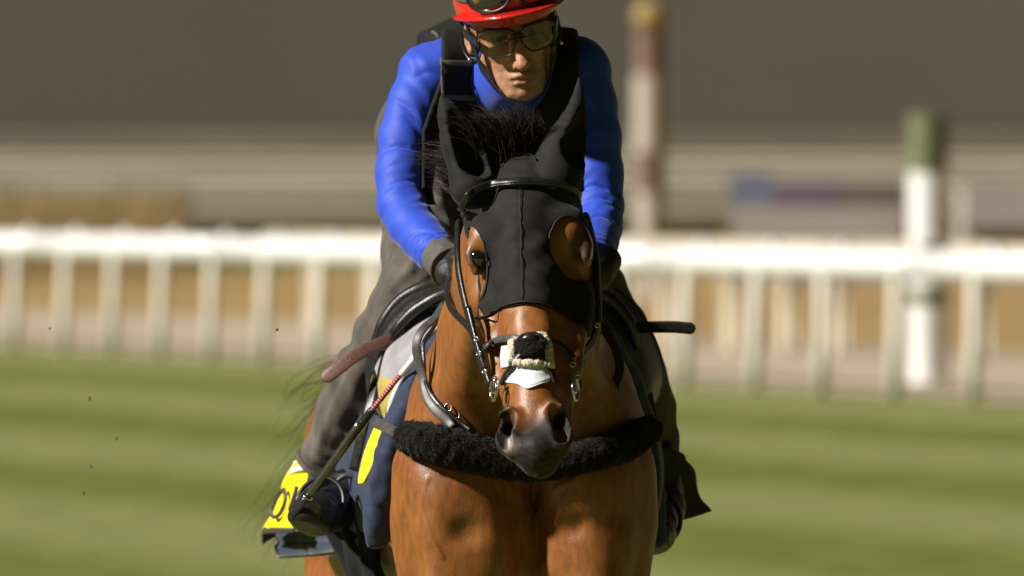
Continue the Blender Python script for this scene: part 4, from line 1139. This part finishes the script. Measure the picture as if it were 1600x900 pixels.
# ================================================================== RIDER
person = thing('person', 'rider in blue jersey, black vest and red helmet, crouched over the horse', 'person', px(765, 640, 16.15))
J_F = nrm(V(.15, -.94, -.28)); _r = V(1, 0, .155); J_R = nrm(_r - J_F * (_r @ J_F)); J_U = np.cross(J_F, J_R)
J_O = px(808, 58, 15.72) - J_F * .082
J_M = np.stack([J_R, J_F, J_U], 1)
def jw(r, f, u): return J_O + J_R * r + J_F * f + J_U * u
def jl(P): return (P - J_O.astype(P.dtype)) @ J_M.astype(P.dtype)
NECK = [jw(0, -.025, -.06), px(796, 118, 15.88), px(792, 140, 15.98)]
def face_raw(P):
    q = jl(P); Q = q.copy(); Q[:, 0] = np.abs(q[:, 0])
    d = ell(Q, (0, -.012, .04), (.074, .096, .098))
    d = smin(d, ell(Q, (0, .026, -.034), (.058, .056, .080)), .03)
    d = smin(d, rc(Q, (.049, .004, -.066), (.020, .066, -.106), .018, .015), .025)
    d = smin(d, sph(Q, (0, .078, -.106), .0165), .018)
    d = smin(d, ell(Q, (.046, .056, -.024), (.018, .017, .014)), .018)
    d = smin(d, chain(Q, [(0, .085, .018), (.030, .083, .021), (.054, .064, .014)], .008), .014)
    d = smax(d, -ell(Q, (.032, .094, .000), (.017, .014, .011)), .012)
    d = smin(d, ell(Q, (.032, .0665, .000), (.0135, .0125, .0125)), .002)
    d = smin(d, chain(Q, [(0, .083, .008), (0, .100, -.018), (0, .1135, -.043)], [.0080, .0092, .0125]), .010)
    d = smin(d, ell(Q, (.0138, .098, -.047), (.0090, .011, .0080)), .006)
    d = smax(d, -sph(Q, (.0085, .107, -.056), .0040), .004)
    d = smin(d, ell(Q, (0, .074, -.076), (.030, .019, .024)), .012)
    d = smin(d, chain(Q, [(0, .0945, -.0695), (.012, .0915, -.0710), (.026, .079, -.0765)], [.0045, .0042, .002]), .006)
    d = smin(d, chain(Q, [(0, .0930, -.0835), (.014, .0885, -.0825), (.025, .080, -.0790)], [.0056, .005, .002]), .006)
    d = smax(d, -chain(Q, [(0, .101, -.0768), (.014, .096, -.0775), (.030, .082, -.0815)], .0030), .004)
    d = smax(d, -chain(Q, [(.020, .099, -.046), (.031, .088, -.062), (.037, .080, -.084)], .0050), .008)
    d = smax(d, -ell(Q, (.063, .052, -.062), (.014, .028, .026)), .020)
    e = ell(Q, (.077, -.006, -.014), (.010, .020, .031))
    e = smax(e, -ell(Q, (.086, .004, -.012), (.008, .011, .018)), .005)
    d = smin(d, e, .008)
    d = smin(d, chain(P, NECK, [.054, .056, .062]), .025)
    return d + .0006 * wob(P, .02, 71)
_c = J_O
face_sdf = boxed(face_raw, _c - .16, _c + .15, .05)
ARML = [px(667, 123, 15.93), px(634, 215, 15.89), px(628, 320, 15.83), px(664, 374, 15.74), px(692, 405, 15.66)]
ARMLr = [.047, .041, .037, .034, .027]
ARMR = [px(902, 116, 15.90), px(926, 215, 15.87), px(936, 325, 15.83), px(930, 378, 15.75), px(922, 414, 15.66)]
ARMRr = [.054, .044, .037, .034, .027]
LEGL = [px(694, 222, 16.54), px(662, 340, 16.34), px(645, 455, 16.17), px(577, 590, 16.22), px(512, 712, 16.30)]
LEGLr = [.10, .066, .056, .058, .044]
LEGR = [px(768, 225, 16.54), px(846, 340, 16.34), px(920, 455, 16.17), px(985, 590, 16.22), px(1022, 712, 16.28)]
def arms_raw(P): return np.minimum(chain(P, ARML, ARMLr, k=.02, n=9), chain(P, ARMR, ARMRr, k=.02, n=9))
def torso_raw(P):
    d = chain(P, pl((730, 226, 16.5), (757, 185, 16.25), (787, 148, 16.04)), [.115, .105, .115], k=.04)
    d = smin(d, sph(P, px(738, 146, 16.02), .095), .05); d = smin(d, sph(P, px(832, 150, 16.02), .095), .05)
    d = smin(d, chain(P, [px(686, 106, 15.94), px(748, 92, 15.98), px(793, 108, 15.96), px(838, 94, 15.98), px(890, 110, 15.92)], [.05, .055, .06, .055, .052]), .04)
    return d
def legs2_raw(P):
    d = np.minimum(chain(P, LEGL, LEGLr, k=.03, n=9), chain(P, LEGR, LEGLr, k=.03, n=9))
    d = smin(d, sph(P, px(678, 214, 16.56), .106), .05); d = smin(d, sph(P, px(770, 212, 16.56), .118), .05)
    return d
def hand(sx):
    """fist closed on the rein: palm, four curled fingers, thumb (world points)"""
    m = lambda x, y, d: px(x if sx < 0 else 1636 - x + 4, y, d)
    out = [(([m(694, 408, 15.66), m(706, 426, 15.62)]), [.028, .030])]
    for i, (kx, ky, r) in enumerate(((709, 405, .0098), (710, 419, .0102), (709, 433, .0098), (706, 446, .0088))):
        out.append(([m(kx - 6, ky, 15.615), m(kx + 5, ky, 15.575), m(kx + 14, ky + 3, 15.562), m(kx + 18, ky + 5, 15.590), m(kx + 10, ky + 5, 15.60)], [r * 1.1, r * 1.05, r, r * .95, r * .85]))
    out.append(([m(705, 402, 15.635), m(716, 396, 15.60), m(724, 403, 15.575), m(726, 413, 15.568)], [.013, .0115, .0105, .009]))
    return out
HANDS = [hand(-1), hand(1)]
def hand_sdf(P, k, off=0):
    d = None
    for pts, r in HANDS[k]:
        e = chain(P, pts, np.asarray(r) + off)
        d = e if d is None else smin(d, e, .005)
    return d
# ---- body under the clothes
fv, ff_ = surf(face_sdf, _c - .17, _c + .15, .0026)
bodyf = lambda P: smin(smin(torso_raw(P), arms_raw(P), .03), legs2_raw(P), .03) + .012
bv, bf = surf(bodyf, px(560, 760, 15.55) - V(.02, 0, .02), px(1060, 20, 16.75) + V(.02, 0, .02), .014)
pc = fv.astype(np.float32); q = jl(pc)
sk = np.tile(np.array([.40, .205, .115]), (len(fv), 1))
ruddy = np.clip(1 - np.linalg.norm((np.stack([np.abs(q[:, 0]) - .04, q[:, 1] - .06, q[:, 2] + .035], 1)) / .03, axis=1), 0, 1) + np.clip(1 - np.linalg.norm((q - np.array([0, .11, -.042])) / .02, axis=1), 0, 1)
sk *= 1 - ruddy[:, None] * np.array([-.05, .16, .20])
lips = np.clip(1.3 - np.linalg.norm((np.stack([q[:, 0], q[:, 1] - .09, q[:, 2] + .0775], 1)) / np.array([.026, .02, .009]), axis=1), 0, 1)
sk = sk * (1 - .6 * lips[:, None]) + np.array([.26, .10, .07]) * .6 * lips[:, None]
beard = np.clip((-.052 - q[:, 2]) / .02, 0, 1) * np.clip(.7 + .3 * wob(pc, .006, 5), 0, 1) * .30
sk = sk * (1 - beard[:, None]) + np.array([.17, .10, .065]) * beard[:, None]
brow = np.clip(1.2 - np.linalg.norm((np.stack([np.abs(q[:, 0]) - .032, (q[:, 1] - .085) * .3, q[:, 2] - .022], 1)) / np.array([.022, .02, .006]), axis=1), 0, 1)
sk = sk * (1 - .9 * np.clip(brow * 2, 0, 1)[:, None]) + np.array([.03, .02, .015]) * .9 * np.clip(brow * 2, 0, 1)[:, None]
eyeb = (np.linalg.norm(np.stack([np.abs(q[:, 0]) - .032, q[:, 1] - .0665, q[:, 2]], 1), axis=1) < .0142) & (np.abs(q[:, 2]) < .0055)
sk[eyeb] = (.16, .14, .12)  # eye whites darkened, the shade under the peak put into the colour
iris = eyeb & (np.hypot(np.abs(q[:, 0]) - .032, q[:, 2]) < .0055); sk[iris] = (.02, .015, .01)
allv = np.vstack([fv, bv]); allf = np.vstack([ff_, bf + len(fv)])
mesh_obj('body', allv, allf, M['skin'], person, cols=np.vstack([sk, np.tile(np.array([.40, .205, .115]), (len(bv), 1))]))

# ---- blue jersey
def along(P, pts):
    """length along a limb, nearest segment"""
    pts = np.asarray(pts); best = None; acc = 0; S = np.zeros(len(P))
    for i in range(len(pts) - 1):
        a = pts[i]; ab = pts[i + 1] - a; L_ = np.linalg.norm(ab)
        t = np.clip(((P - a) @ ab) / (L_ * L_), 0, 1); d = np.linalg.norm(P - a - t[:, None] * ab, axis=1)
        if best is None: best = d; S = acc + t * L_
        else: m = d < best; S = np.where(m, acc + t * L_, S); best = np.minimum(d, best)
        acc += L_
    return S
CREASE = []
def shirt_sdf(P):
    d = smin(torso_raw(P), arms_raw(P), .045) - .005
    d = smin(d, chain(P, [jw(.002, -.028, -.098), px(795, 125, 15.92), px(790, 150, 16.0)], [.066, .074, .09]), .02)
    wr = 0
    for A_, ph in ((ARML, 0), (ARMR, 2)):
        v_ = nrm(A_[3] - A_[1]).astype(P.dtype); q = P - A_[2].astype(P.dtype); s = q @ v_; dx = q[:, 0]; R_ = np.sqrt((q * q).sum(1))
        wr = wr + .0020 * np.exp(-(R_ / .085) ** 4) * np.sin((s + .45 * dx) * 2 * math.pi / .034 + ph + 2.4 * wob(P, .07, 12)) * (.45 + .55 * wob(P, .08, 17))
        q = P - A_[0].astype(P.dtype); R_ = np.sqrt((q * q).sum(1)); s = q @ nrm(A_[1] - A_[0]).astype(P.dtype)
        wr = wr + .0010 * np.exp(-(R_ / .15) ** 4) * np.sin((s - 1.1 * q[:, 0]) * 2 * math.pi / .060 + 1.6 * wob(P, .12, 14))
        q = P - A_[4].astype(P.dtype); R_ = np.sqrt((q * q).sum(1)); s = q @ nrm(A_[4] - A_[3]).astype(P.dtype)
        wr = wr + .0014 * np.exp(-(R_ / .07) ** 4) * np.sin((s + .3 * q[:, 0]) * 2 * math.pi / .017 + 2 * wob(P, .05, 13))
    d = d + wr
    for pts, r_ in CREASE:
        lo_, hi_ = pbox(pts, .02); m = ((P > lo_.astype(P.dtype)) & (P < hi_.astype(P.dtype))).all(1)
        if m.any(): d[m] = smax(d[m], -chain(P[m], pts, r_), .008)
    cut = np.maximum(sph(P, ARML[4] + (ARML[4] - ARML[3]) * .6, .045), -1); d = smax(d, -cut, .004)
    cut = sph(P, ARMR[4] + (ARMR[4] - ARMR[3]) * .6, .045); d = smax(d, -cut, .004)
    ql = jl(P); d = smax(d, ql[:, 2] + .088 + .35 * np.clip(ql[:, 1], -.1, .1), .006)
    return d
_cr = []
for ln_, r_ in (([(622, 158), (640, 172), (655, 192)], .003), ([(634, 182), (648, 196), (656, 212)], .0025), ([(600, 236), (625, 228), (660, 236)], .003), ([(598, 300), (622, 284), (652, 284)], .003),
                ([(640, 372), (660, 362), (680, 366)], .0025), ([(660, 396), (676, 386), (692, 384)], .0025), ([(650, 120), (668, 112), (684, 118)], .0028),
                ([(905, 300), (930, 290), (965, 305)], .0032), ([(910, 320), (935, 308), (966, 322)], .003), ([(915, 345), (938, 336), (962, 350)], .0028), ([(905, 150), (925, 170), (945, 200)], .0028), ([(918, 395), (935, 385), (950, 392)], .0025)):
    P_ = [hit(shirt_sdf, x, y, 15.4, 16.4) for x, y in ln_]
    if all(p is not None for p in P_): _cr.append((catmull(np.array(P_), 7), np.array([.0004, r_ * .4, r_ * .55, r_ * .6, r_ * .55, r_ * .4, .0003])))
CREASE += _cr
sv, sf = surf(shirt_sdf, (-.275, 15.58, 1.58), (.235, 16.5, 2.13), .0050)
mesh_obj('jersey', sv, sf, M['blue'], person)
# collar emblem: two small pale stitches
for x, y in ((775, 134), (779, 140)):
    p = hit(shirt_sdf, x, y, 15.5, 16.4, .001)
    if p is not None:
        v, f = box_geo(p, (.006, .003, .0035), .3, .0008); mesh_obj('emblem', v, f, M['cream'], person)
# ---- black body protector
def vest_sdf(P):
    d = smin(smin(torso_raw(P), arms_raw(P), .045), chain(P, pl((668, 124, 16.10), (720, 98, 16.14), (785, 88, 16.15), (870, 112, 16.12)), .068), .05) - .017
    d = d + .0015 * wob(P, .06, 22)
    xl = -.130 - .6 * np.clip(P[:, 1] - 16.02, 0, .08) - .35 * np.clip(1.99 - P[:, 2], 0, .1); xr = .122 - .45 * np.clip(P[:, 1] - 15.97, 0, .12)
    d = smax(d, np.maximum(xl - P[:, 0], P[:, 0] - xr), .008)
    d = smax(d, -ell(P, px(786, 116, 15.86), (.056, .13, .066)), .01)
    d = smax(d, P[:, 1] - 16.42, .01)
    return d
vv_, vf_ = surf(vest_sdf, (-.25, 15.8, 1.75), (.22, 16.46, 2.20), .0062)
vst = mesh_obj('vest', vv_, vf_, M['vest'], person)
for y0, x0, x1 in ((98, 692, 738), (152, 696, 742)):
    P = [hit(vest_sdf, x, y0 + (x - x0) * .03, 15.6, 16.4, .001) for x in np.linspace(x0, x1, 7)]
    P = [p for p in P if p is not None]
    if len(P) > 3:
        g = ribbon_geo(P, .010, .004, (0, -1, .2), n=16); mesh_obj('strap', g[0], g[1], M['strapgrey'], vst)
P = [hit(vest_sdf, x, y, 15.6, 16.5, .0005) for x, y in ((692, 150), (691, 120), (690, 95), (688, 70), (684, 56), (676, 50))]
P = [p for p in P if p is not None]
if len(P) > 3:
    g = tube_geo(P, .0035, n=30, seg=8); mesh_obj('binding', g[0], g[1], M['strapgrey'], vst)

# ---- grey breeches
FOLDS = []
def breeches_sdf(P):
    d = legs2_raw(P) - .006
    wr = 0
    for A_ in (LEGL, LEGR):
        s = along(P, A_); dx = P[:, 0] - float(A_[2][0])
        near = np.exp(-(np.linalg.norm(P - A_[3].astype(P.dtype), axis=1) / .22) ** 4)
        wr = wr + near * (.0045 * np.exp(-((s - .93) / .07) ** 2) * np.sin(s * 2 * math.pi / .040 + 2 * wob(P, .09, 33)) + .0035 * np.sin((dx * .8 + P[:, 2] * .35) * 2 * math.pi / .052 + 2.2 * wob(P, .14, 34)))
        nk = np.exp(-(np.linalg.norm(P - A_[1].astype(P.dtype), axis=1) / .16) ** 4)
        wr = wr + nk * .003 * np.sin((s * .5 - dx) * 2 * math.pi / .05 + 2 * wob(P, .1, 35))
    d = d + wr + .0018 * wob(P, .05, 36)
    for pts, r_ in FOLDS: d = smin(d, chain(P, pts, r_), .016)
    for A_ in (LEGL, LEGR):
        n_ = nrm(A_[4] - A_[3]); d = smax(d, ((P - A_[4].astype(P.dtype)) @ n_.astype(P.dtype)) - .030 - 9 * (np.linalg.norm(P - A_[4].astype(P.dtype), axis=1) > .2), .005)
    return d
_fo = []
for ln_, r_ in (([(600, 510), (562, 585), (530, 655), (512, 705)], .010), ([(570, 545), (535, 610), (508, 670), (494, 712)], .008), ([(612, 590), (580, 640), (552, 690), (538, 722)], .009), ([(650, 400), (640, 425), (615, 450)], .008), ([(680, 415), (660, 440), (632, 462)], .007),
                ([(484, 694), (505, 702), (530, 712), (545, 716)], .006), ([(478, 708), (500, 718), (525, 728), (542, 730)], .006)):
    P_ = [hit(breeches_sdf, x, y, 15.4, 16.8) for x, y in ln_]
    if all(p is not None for p in P_): _fo.append((np.array(P_) + V(0, -.001, 0), np.array([.003] + [r_] * (len(P_) - 2) + [.003])))
FOLDS += _fo
gv, gf = surf(breeches_sdf, px(455, 770, 15.9) - V(.03, 0, .03), px(1075, 120, 16.75) + V(.03, 0, .02), .0068)
mesh_obj('breeches', gv, gf, M['jeans'], person)
n_ = nrm(LEGL[4] - LEGL[3])
for k in range(2):
    A_ = (LEGL, LEGR)[k]; n_ = nrm(A_[4] - A_[3])
    g = ring_geo(A_[4] + n_ * .022, n_, .0505, .006, seg=36, s2=8); mesh_obj('trouser_hem', g[0], g[1], M['jeans'], person)
# ---- gloves and cuffs
for k, A_ in enumerate((ARML, ARMR)):
    f_ = lambda P: hand_sdf(P, k, .0012) + .0006 * wob(P, .015, 81)
    allp = np.vstack([np.array(p) for p, r in HANDS[k]])
    gl_ = mesh_obj('glove', *surf(f_, allp.min(0) - .045, allp.max(0) + .045, .0032), M['glove'], person)
    a, b = A_[4] + (A_[4] - A_[3]) * -.18, A_[4] + (A_[4] - A_[3]) * .42
    cf_ = lambda P: smax(rc(P, a, b, .0375, .0365) + .0012 * wob(P, .03, 82), -np.minimum((P - a.astype(P.dtype)) @ nrm(b - a).astype(P.dtype), -((P - b.astype(P.dtype)) @ nrm(b - a).astype(P.dtype))), .006)
    mesh_obj('glove_cuff', *surf(cf_, np.minimum(a, b) - .05, np.maximum(a, b) + .05, .0035), M['cuff'], gl_)
    n_ = nrm(b - a); g = ring_geo(b - n_ * .002, n_, .0365, .003, seg=32, s2=8); mesh_obj('cuff_binding', g[0], g[1], M['strapgrey'], gl_)
# ---- boots
BL = [([px(522, 716, 16.32), px(526, 752, 16.28), px(528, 785, 16.22)], [.030, .036, .044]), ([px(528, 790, 16.2), px(508, 798, 16.08), px(488, 806, 15.98), px(478, 810, 15.95)], [.044, .041, .040, .032]),
      ([px(545, 760, 16.18), px(548, 790, 16.2)], [.034, .038])]
BR = [([px(1022, 712, 16.24), px(1026, 750, 16.22), px(1028, 790, 16.18)], [.040, .043, .046]), ([px(1028, 800, 16.18), px(1024, 822, 16.08), px(1022, 838, 15.98), px(1022, 840, 15.95)], [.044, .040, .036, .028])]
for k, Bp in enumerate((BL, BR)):
    def boot(P):
        d = None
        for p, r in Bp:
            e = chain(P, p, r, k=.01, n=7); d = e if d is None else smin(d, e, .03)
        d = d + .0018 * wob(P, .035, 91)
        so = V(-.22, -.35, -.91) if k == 0 else V(.22, -.35, -.91)
        return smax(d, (P - (Bp[1][0][2] + nrm(so) * .030).astype(P.dtype)) @ nrm(so).astype(P.dtype), .008)
    ap = np.vstack([np.array(p) for p, r in Bp])
    bt_ = mesh_obj('boot', *surf(boot, ap.min(0) - .06, ap.max(0) + .06, .0048), M['boot'], person)
    if k == 0:
        g = ribbon_geo(pl((458, 800, 15.97), (470, 778, 15.985), (490, 762, 16.02), (515, 752, 16.08)), .006, .012, (-.4, -.8, .4), n=20); mesh_obj('welt', g[0], g[1], M['greyleather'], bt_)
        g = tube_geo(pl((526, 752, 16.12), (540, 743, 16.12), (556, 746, 16.12), (566, 752, 16.13)), [.004, .006, .006, .004], n=20, seg=8); mesh_obj('top_band', g[0], g[1], M['greyleather'], bt_)
# stirrup irons on the boots
for cx, cy, cd, sx in ((500, 800, 16.05, -1), (1026, 820, 16.06, 1)):
    c = px(cx, cy, cd); g = ring_geo(c + V(0, 0, .015), V(.25 * sx, -.85, .4), .046, .0045, seg=32, s2=8, ell=1.15); mesh_obj('stirrup', g[0], g[1], M['steel'] if False else M['black'], saddle)

# ---- far side cloth flap, dark underside with shade put into the colour
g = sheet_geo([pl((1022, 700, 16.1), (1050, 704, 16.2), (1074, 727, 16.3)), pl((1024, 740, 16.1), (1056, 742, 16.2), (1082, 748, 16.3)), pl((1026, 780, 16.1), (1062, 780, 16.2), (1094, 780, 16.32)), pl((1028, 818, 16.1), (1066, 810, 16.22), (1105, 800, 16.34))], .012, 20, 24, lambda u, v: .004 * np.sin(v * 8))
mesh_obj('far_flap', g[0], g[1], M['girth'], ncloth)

# ---- helmet
helmet = thing('helmet', 'red riding helmet with a short peak on the rider\'s head', 'helmet', jw(0, -.01, .03))
def helm_raw(P):
    q = jl(P)
    sh = ell(q, (0, -.006, .058), (.096, .120, .104))
    inn = ell(q, (0, -.006, .052), (.086, .110, .098))
    low = .026 + .12 * np.clip(q[:, 1], -.2, .02) - .05 * np.clip(-q[:, 1] - .0, 0, .2)
    d = smax(smax(sh, -inn, .004), low - q[:, 2], .004)
    return d
lo, hi = jw(0, 0, .05) - .17, jw(0, 0, .05) + .17
mesh_obj('shell', *surf(helm_raw, lo, hi, .0040), M['helmet'], helmet)
def peak_raw(P):
    q = jl(P)
    u0 = .050 + .14 * (q[:, 1] - .06) - .35 * q[:, 0] ** 2
    e = (np.sqrt((q[:, 0] / .108) ** 2 + (q[:, 1] / .166) ** 2) - 1) * .11
    d = smax(np.abs(q[:, 2] - u0) - .0042, e, .006)
    d = smax(d, .025 - q[:, 1], .006)
    return smax(d, -ell(q, (0, -.006, .052), (.086, .108, .12)), .003)
mesh_obj('peak', *surf(peak_raw, lo, hi, .0036), M['helmet'], helmet)
def on_face(pts, off): return pushout(face_sdf, catmull(np.array([jw(*p) for p in pts]), 30), off)
for sx in (-1, 1):
    P = on_face([(sx * .083, .028, .035), (sx * .078, .026, -.005), (sx * .068, .030, -.055), (sx * .045, .060, -.105), (sx * .015, .078, -.128), (0, .080, -.131)], .004)
    g = ribbon_geo(P, .013, .003, normals(face_sdf, P), n=30); mesh_obj('chin_strap', g[0], g[1], M['black'], helmet)
    P = on_face([(sx * .086, -.03, .02), (sx * .085, -.012, -.035), (sx * .074, .020, -.052)], .006)
    g = ribbon_geo(P, .010, .003, normals(face_sdf, P), n=30); mesh_obj('side_strap', g[0], g[1], M['black'], helmet)
    c = pushout(face_sdf, jw(sx * .085, .015, -.045)[None], .012)[0]
    v, f = surf(lambda P: sph(P, c, .0045), c - .008, c + .008, .0016); mesh_obj('rivet', v, f, M['steel'], helmet)

# ---- goggles worn over the eyes
def lens_curve(sx, n=40):
    """outline of one lens on a wrap-around surface, head coordinates"""
    a = np.linspace(0, 2 * math.pi, n, endpoint=False)
    r = sx * .0375 + .0355 * np.sign(np.cos(a)) * np.abs(np.cos(a)) ** .75
    u = -.004 + np.where(np.sin(a) > 0, .021, .031) * np.sign(np.sin(a)) * np.abs(np.sin(a)) ** .75 + .0
    u = u + .007 + np.where(np.abs(r) < .02, (.02 - np.abs(r)) * .55, 0) * (np.sin(a) < 0)
    return r, u
def wrap(r, u, off=0): return .101 + off - 5.6 * r * r - 1.5 * u ** 2
gog = thing('riding_goggles', 'clear wraparound goggles over the rider\'s eyes', 'goggles', jw(0, .10, -.03))
for sx in (-1, 1):
    r, u = lens_curve(sx)
    P = np.array([jw(a, wrap(a, b), b) for a, b in zip(r, u)]); P = np.vstack([P, P[:1]])
    g = tube_geo(P, .0014, n=90, seg=8, up=J_F); mesh_obj('rim', g[0], g[1], M['black'], gog)
    rings = []
    for s in np.linspace(1, .04, 9):
        rr_, uu_ = sx * .0375 + (r - sx * .0375) * s, u.mean() + (u - u.mean()) * s
        rings.append([jw(a, wrap(a, b), b) for a, b in zip(rr_, uu_)])
    L1 = np.array(rings).reshape(-1, 3); L2 = L1 - J_F * .0016; nn_ = len(r)
    f = []
    for i in range(8):
        for j in range(nn_):
            k = (j + 1) % nn_; a, b, c, d = i * nn_ + j, i * nn_ + k, (i + 1) * nn_ + k, (i + 1) * nn_ + j
            f.append([a, b, c, d]); o_ = len(L1); f.append([o_ + d, o_ + c, o_ + b, o_ + a])
    f.append([8 * nn_ + j for j in range(nn_)]); f.append([len(L1) + 8 * nn_ + j for j in range(nn_)][::-1])
    for j in range(nn_):
        k = (j + 1) % nn_; f.append([k, j, len(L1) + j, len(L1) + k])
    mesh_obj('lens', np.vstack([L1, L2]), f, M['lens'], gog)
    P = [jw(sx * .069, .078, -.002), jw(sx * .080, .040, .000), jw(sx * .086, .00, .002), jw(sx * .084, -.05, .006)]
    g = ribbon_geo(pushout(face_sdf, np.array(P), .004), .016, .003, J_R * sx, n=24); mesh_obj('band', g[0], g[1], M['black'], gog)
g = tube_geo([jw(-.010, .1005, .008), jw(0, .103, .011), jw(.010, .1005, .008)], .0028, n=12, seg=8); mesh_obj('bridge', g[0], g[1], M['black'], gog)
# ---- spare goggles pushed up on the helmet
gog2 = thing('spare_goggles', 'dark goggles pushed up on the red helmet', 'goggles', jw(0, .12, .06))
def helm_out(P): return ell(jl(P), (0, -.006, .058), (.096, .120, .104))
for sx in (-1, 1):
    cc = snap(helm_out, jw(sx * .043, .105, .092)[None], .006)[0]; nn_ = normals(helm_out, cc[None])[0]
    tx = nrm(np.cross(J_U, nn_)); ty = np.cross(nn_, tx); RM = np.stack([tx, ty, nn_], 1)
    mesh_obj('cup', *surf(lambda P: ell(P, cc, (.043, .029, .014), RM), cc - .06, cc + .06, .0036), M['darklens'], gog2)
    a = np.linspace(0, 2 * math.pi, 33)
    g = tube_geo([cc + tx * .042 * math.cos(t) + ty * .028 * math.sin(t) + nn_ * .003 for t in a], .0035, n=60, seg=8, up=nn_); mesh_obj('rim', g[0], g[1], M['black'], gog2)
    if sx < 0:
        c2 = cc + tx * (-.020 if tx[0] > 0 else .020) + nn_ * .0115 - ty * .002
        mesh_obj('reflector', *surf(lambda P: ell(P, c2, (.0085, .0115, .003), RM), c2 - .02, c2 + .02, .0022), M['gold'], gog2)
M['orange'] = mat('orange_foam', (.35, .10, .02), .6, var=.2, vscale=60); M['bluefoam'] = mat('blue_strap', (.02, .025, .12), .6, var=.2, vscale=60)
P = snap(helm_out, np.array([jw(-.012, .12, .076), jw(.0, .12, .088), jw(.010, .12, .078)]), .004)
g = tube_geo(P, [.008, .009, .008], n=14, seg=10); mesh_obj('nose_foam', g[0], g[1], M['orange'], gog2)
P = snap(helm_out, np.array([jw(.012, .12, .072), jw(.020, .12, .078), jw(.026, .118, .072)]), .004)
g = tube_geo(P, [.007, .008, .007], n=14, seg=10); mesh_obj('blue_tab', g[0], g[1], M['bluefoam'], gog2)
for sx in (-1, 1):
    P = pushout(helm_out, catmull(snap(helm_out, np.array([jw(sx * .075, .075, .086), jw(sx * .094, .03, .082), jw(sx * .097, -.02, .082), jw(sx * .08, -.08, .082)]), .003), 30), .003)
    g = ribbon_geo(P, .017, .003, normals(helm_out, P), n=30); mesh_obj('band', g[0], g[1], M['strapgrey'], gog2)

# ---- clods of turf thrown up around the horse
CL = mat('soil', (.030, .024, .012), .95, var=.4, vscale=200)
for (x, y, d, r, lb) in ((78, 512, 16.6, .0045, 'tiny soil clod in front of the leftmost rail posts'), (433, 515, 16.2, .0055, 'dark soil clod in the air beside the rider\'s knee'),
                         (140, 623, 17.0, .0050, 'small clod of turf above the grass at far left'), (182, 685, 16.9, .0045, 'clod of turf flying above the left grass'),
                         (143, 728, 16.8, .0045, 'clod of turf above the lower left grass'), (131, 770, 16.6, .0050, 'lowest clod of turf at the left')):
    c = px(x, y, d)
    v, f = surf(lambda P: ell(P, c, (r * .35, r * .4, r * .75)) + r * .3 * wob(P, r * 1.6, 61), c - 3 * r, c + 3 * r, r / 2.6)
    tag(mesh_obj('soil_clod', v, f, CL), lb, 'clod', 'clods thrown up by the horse')
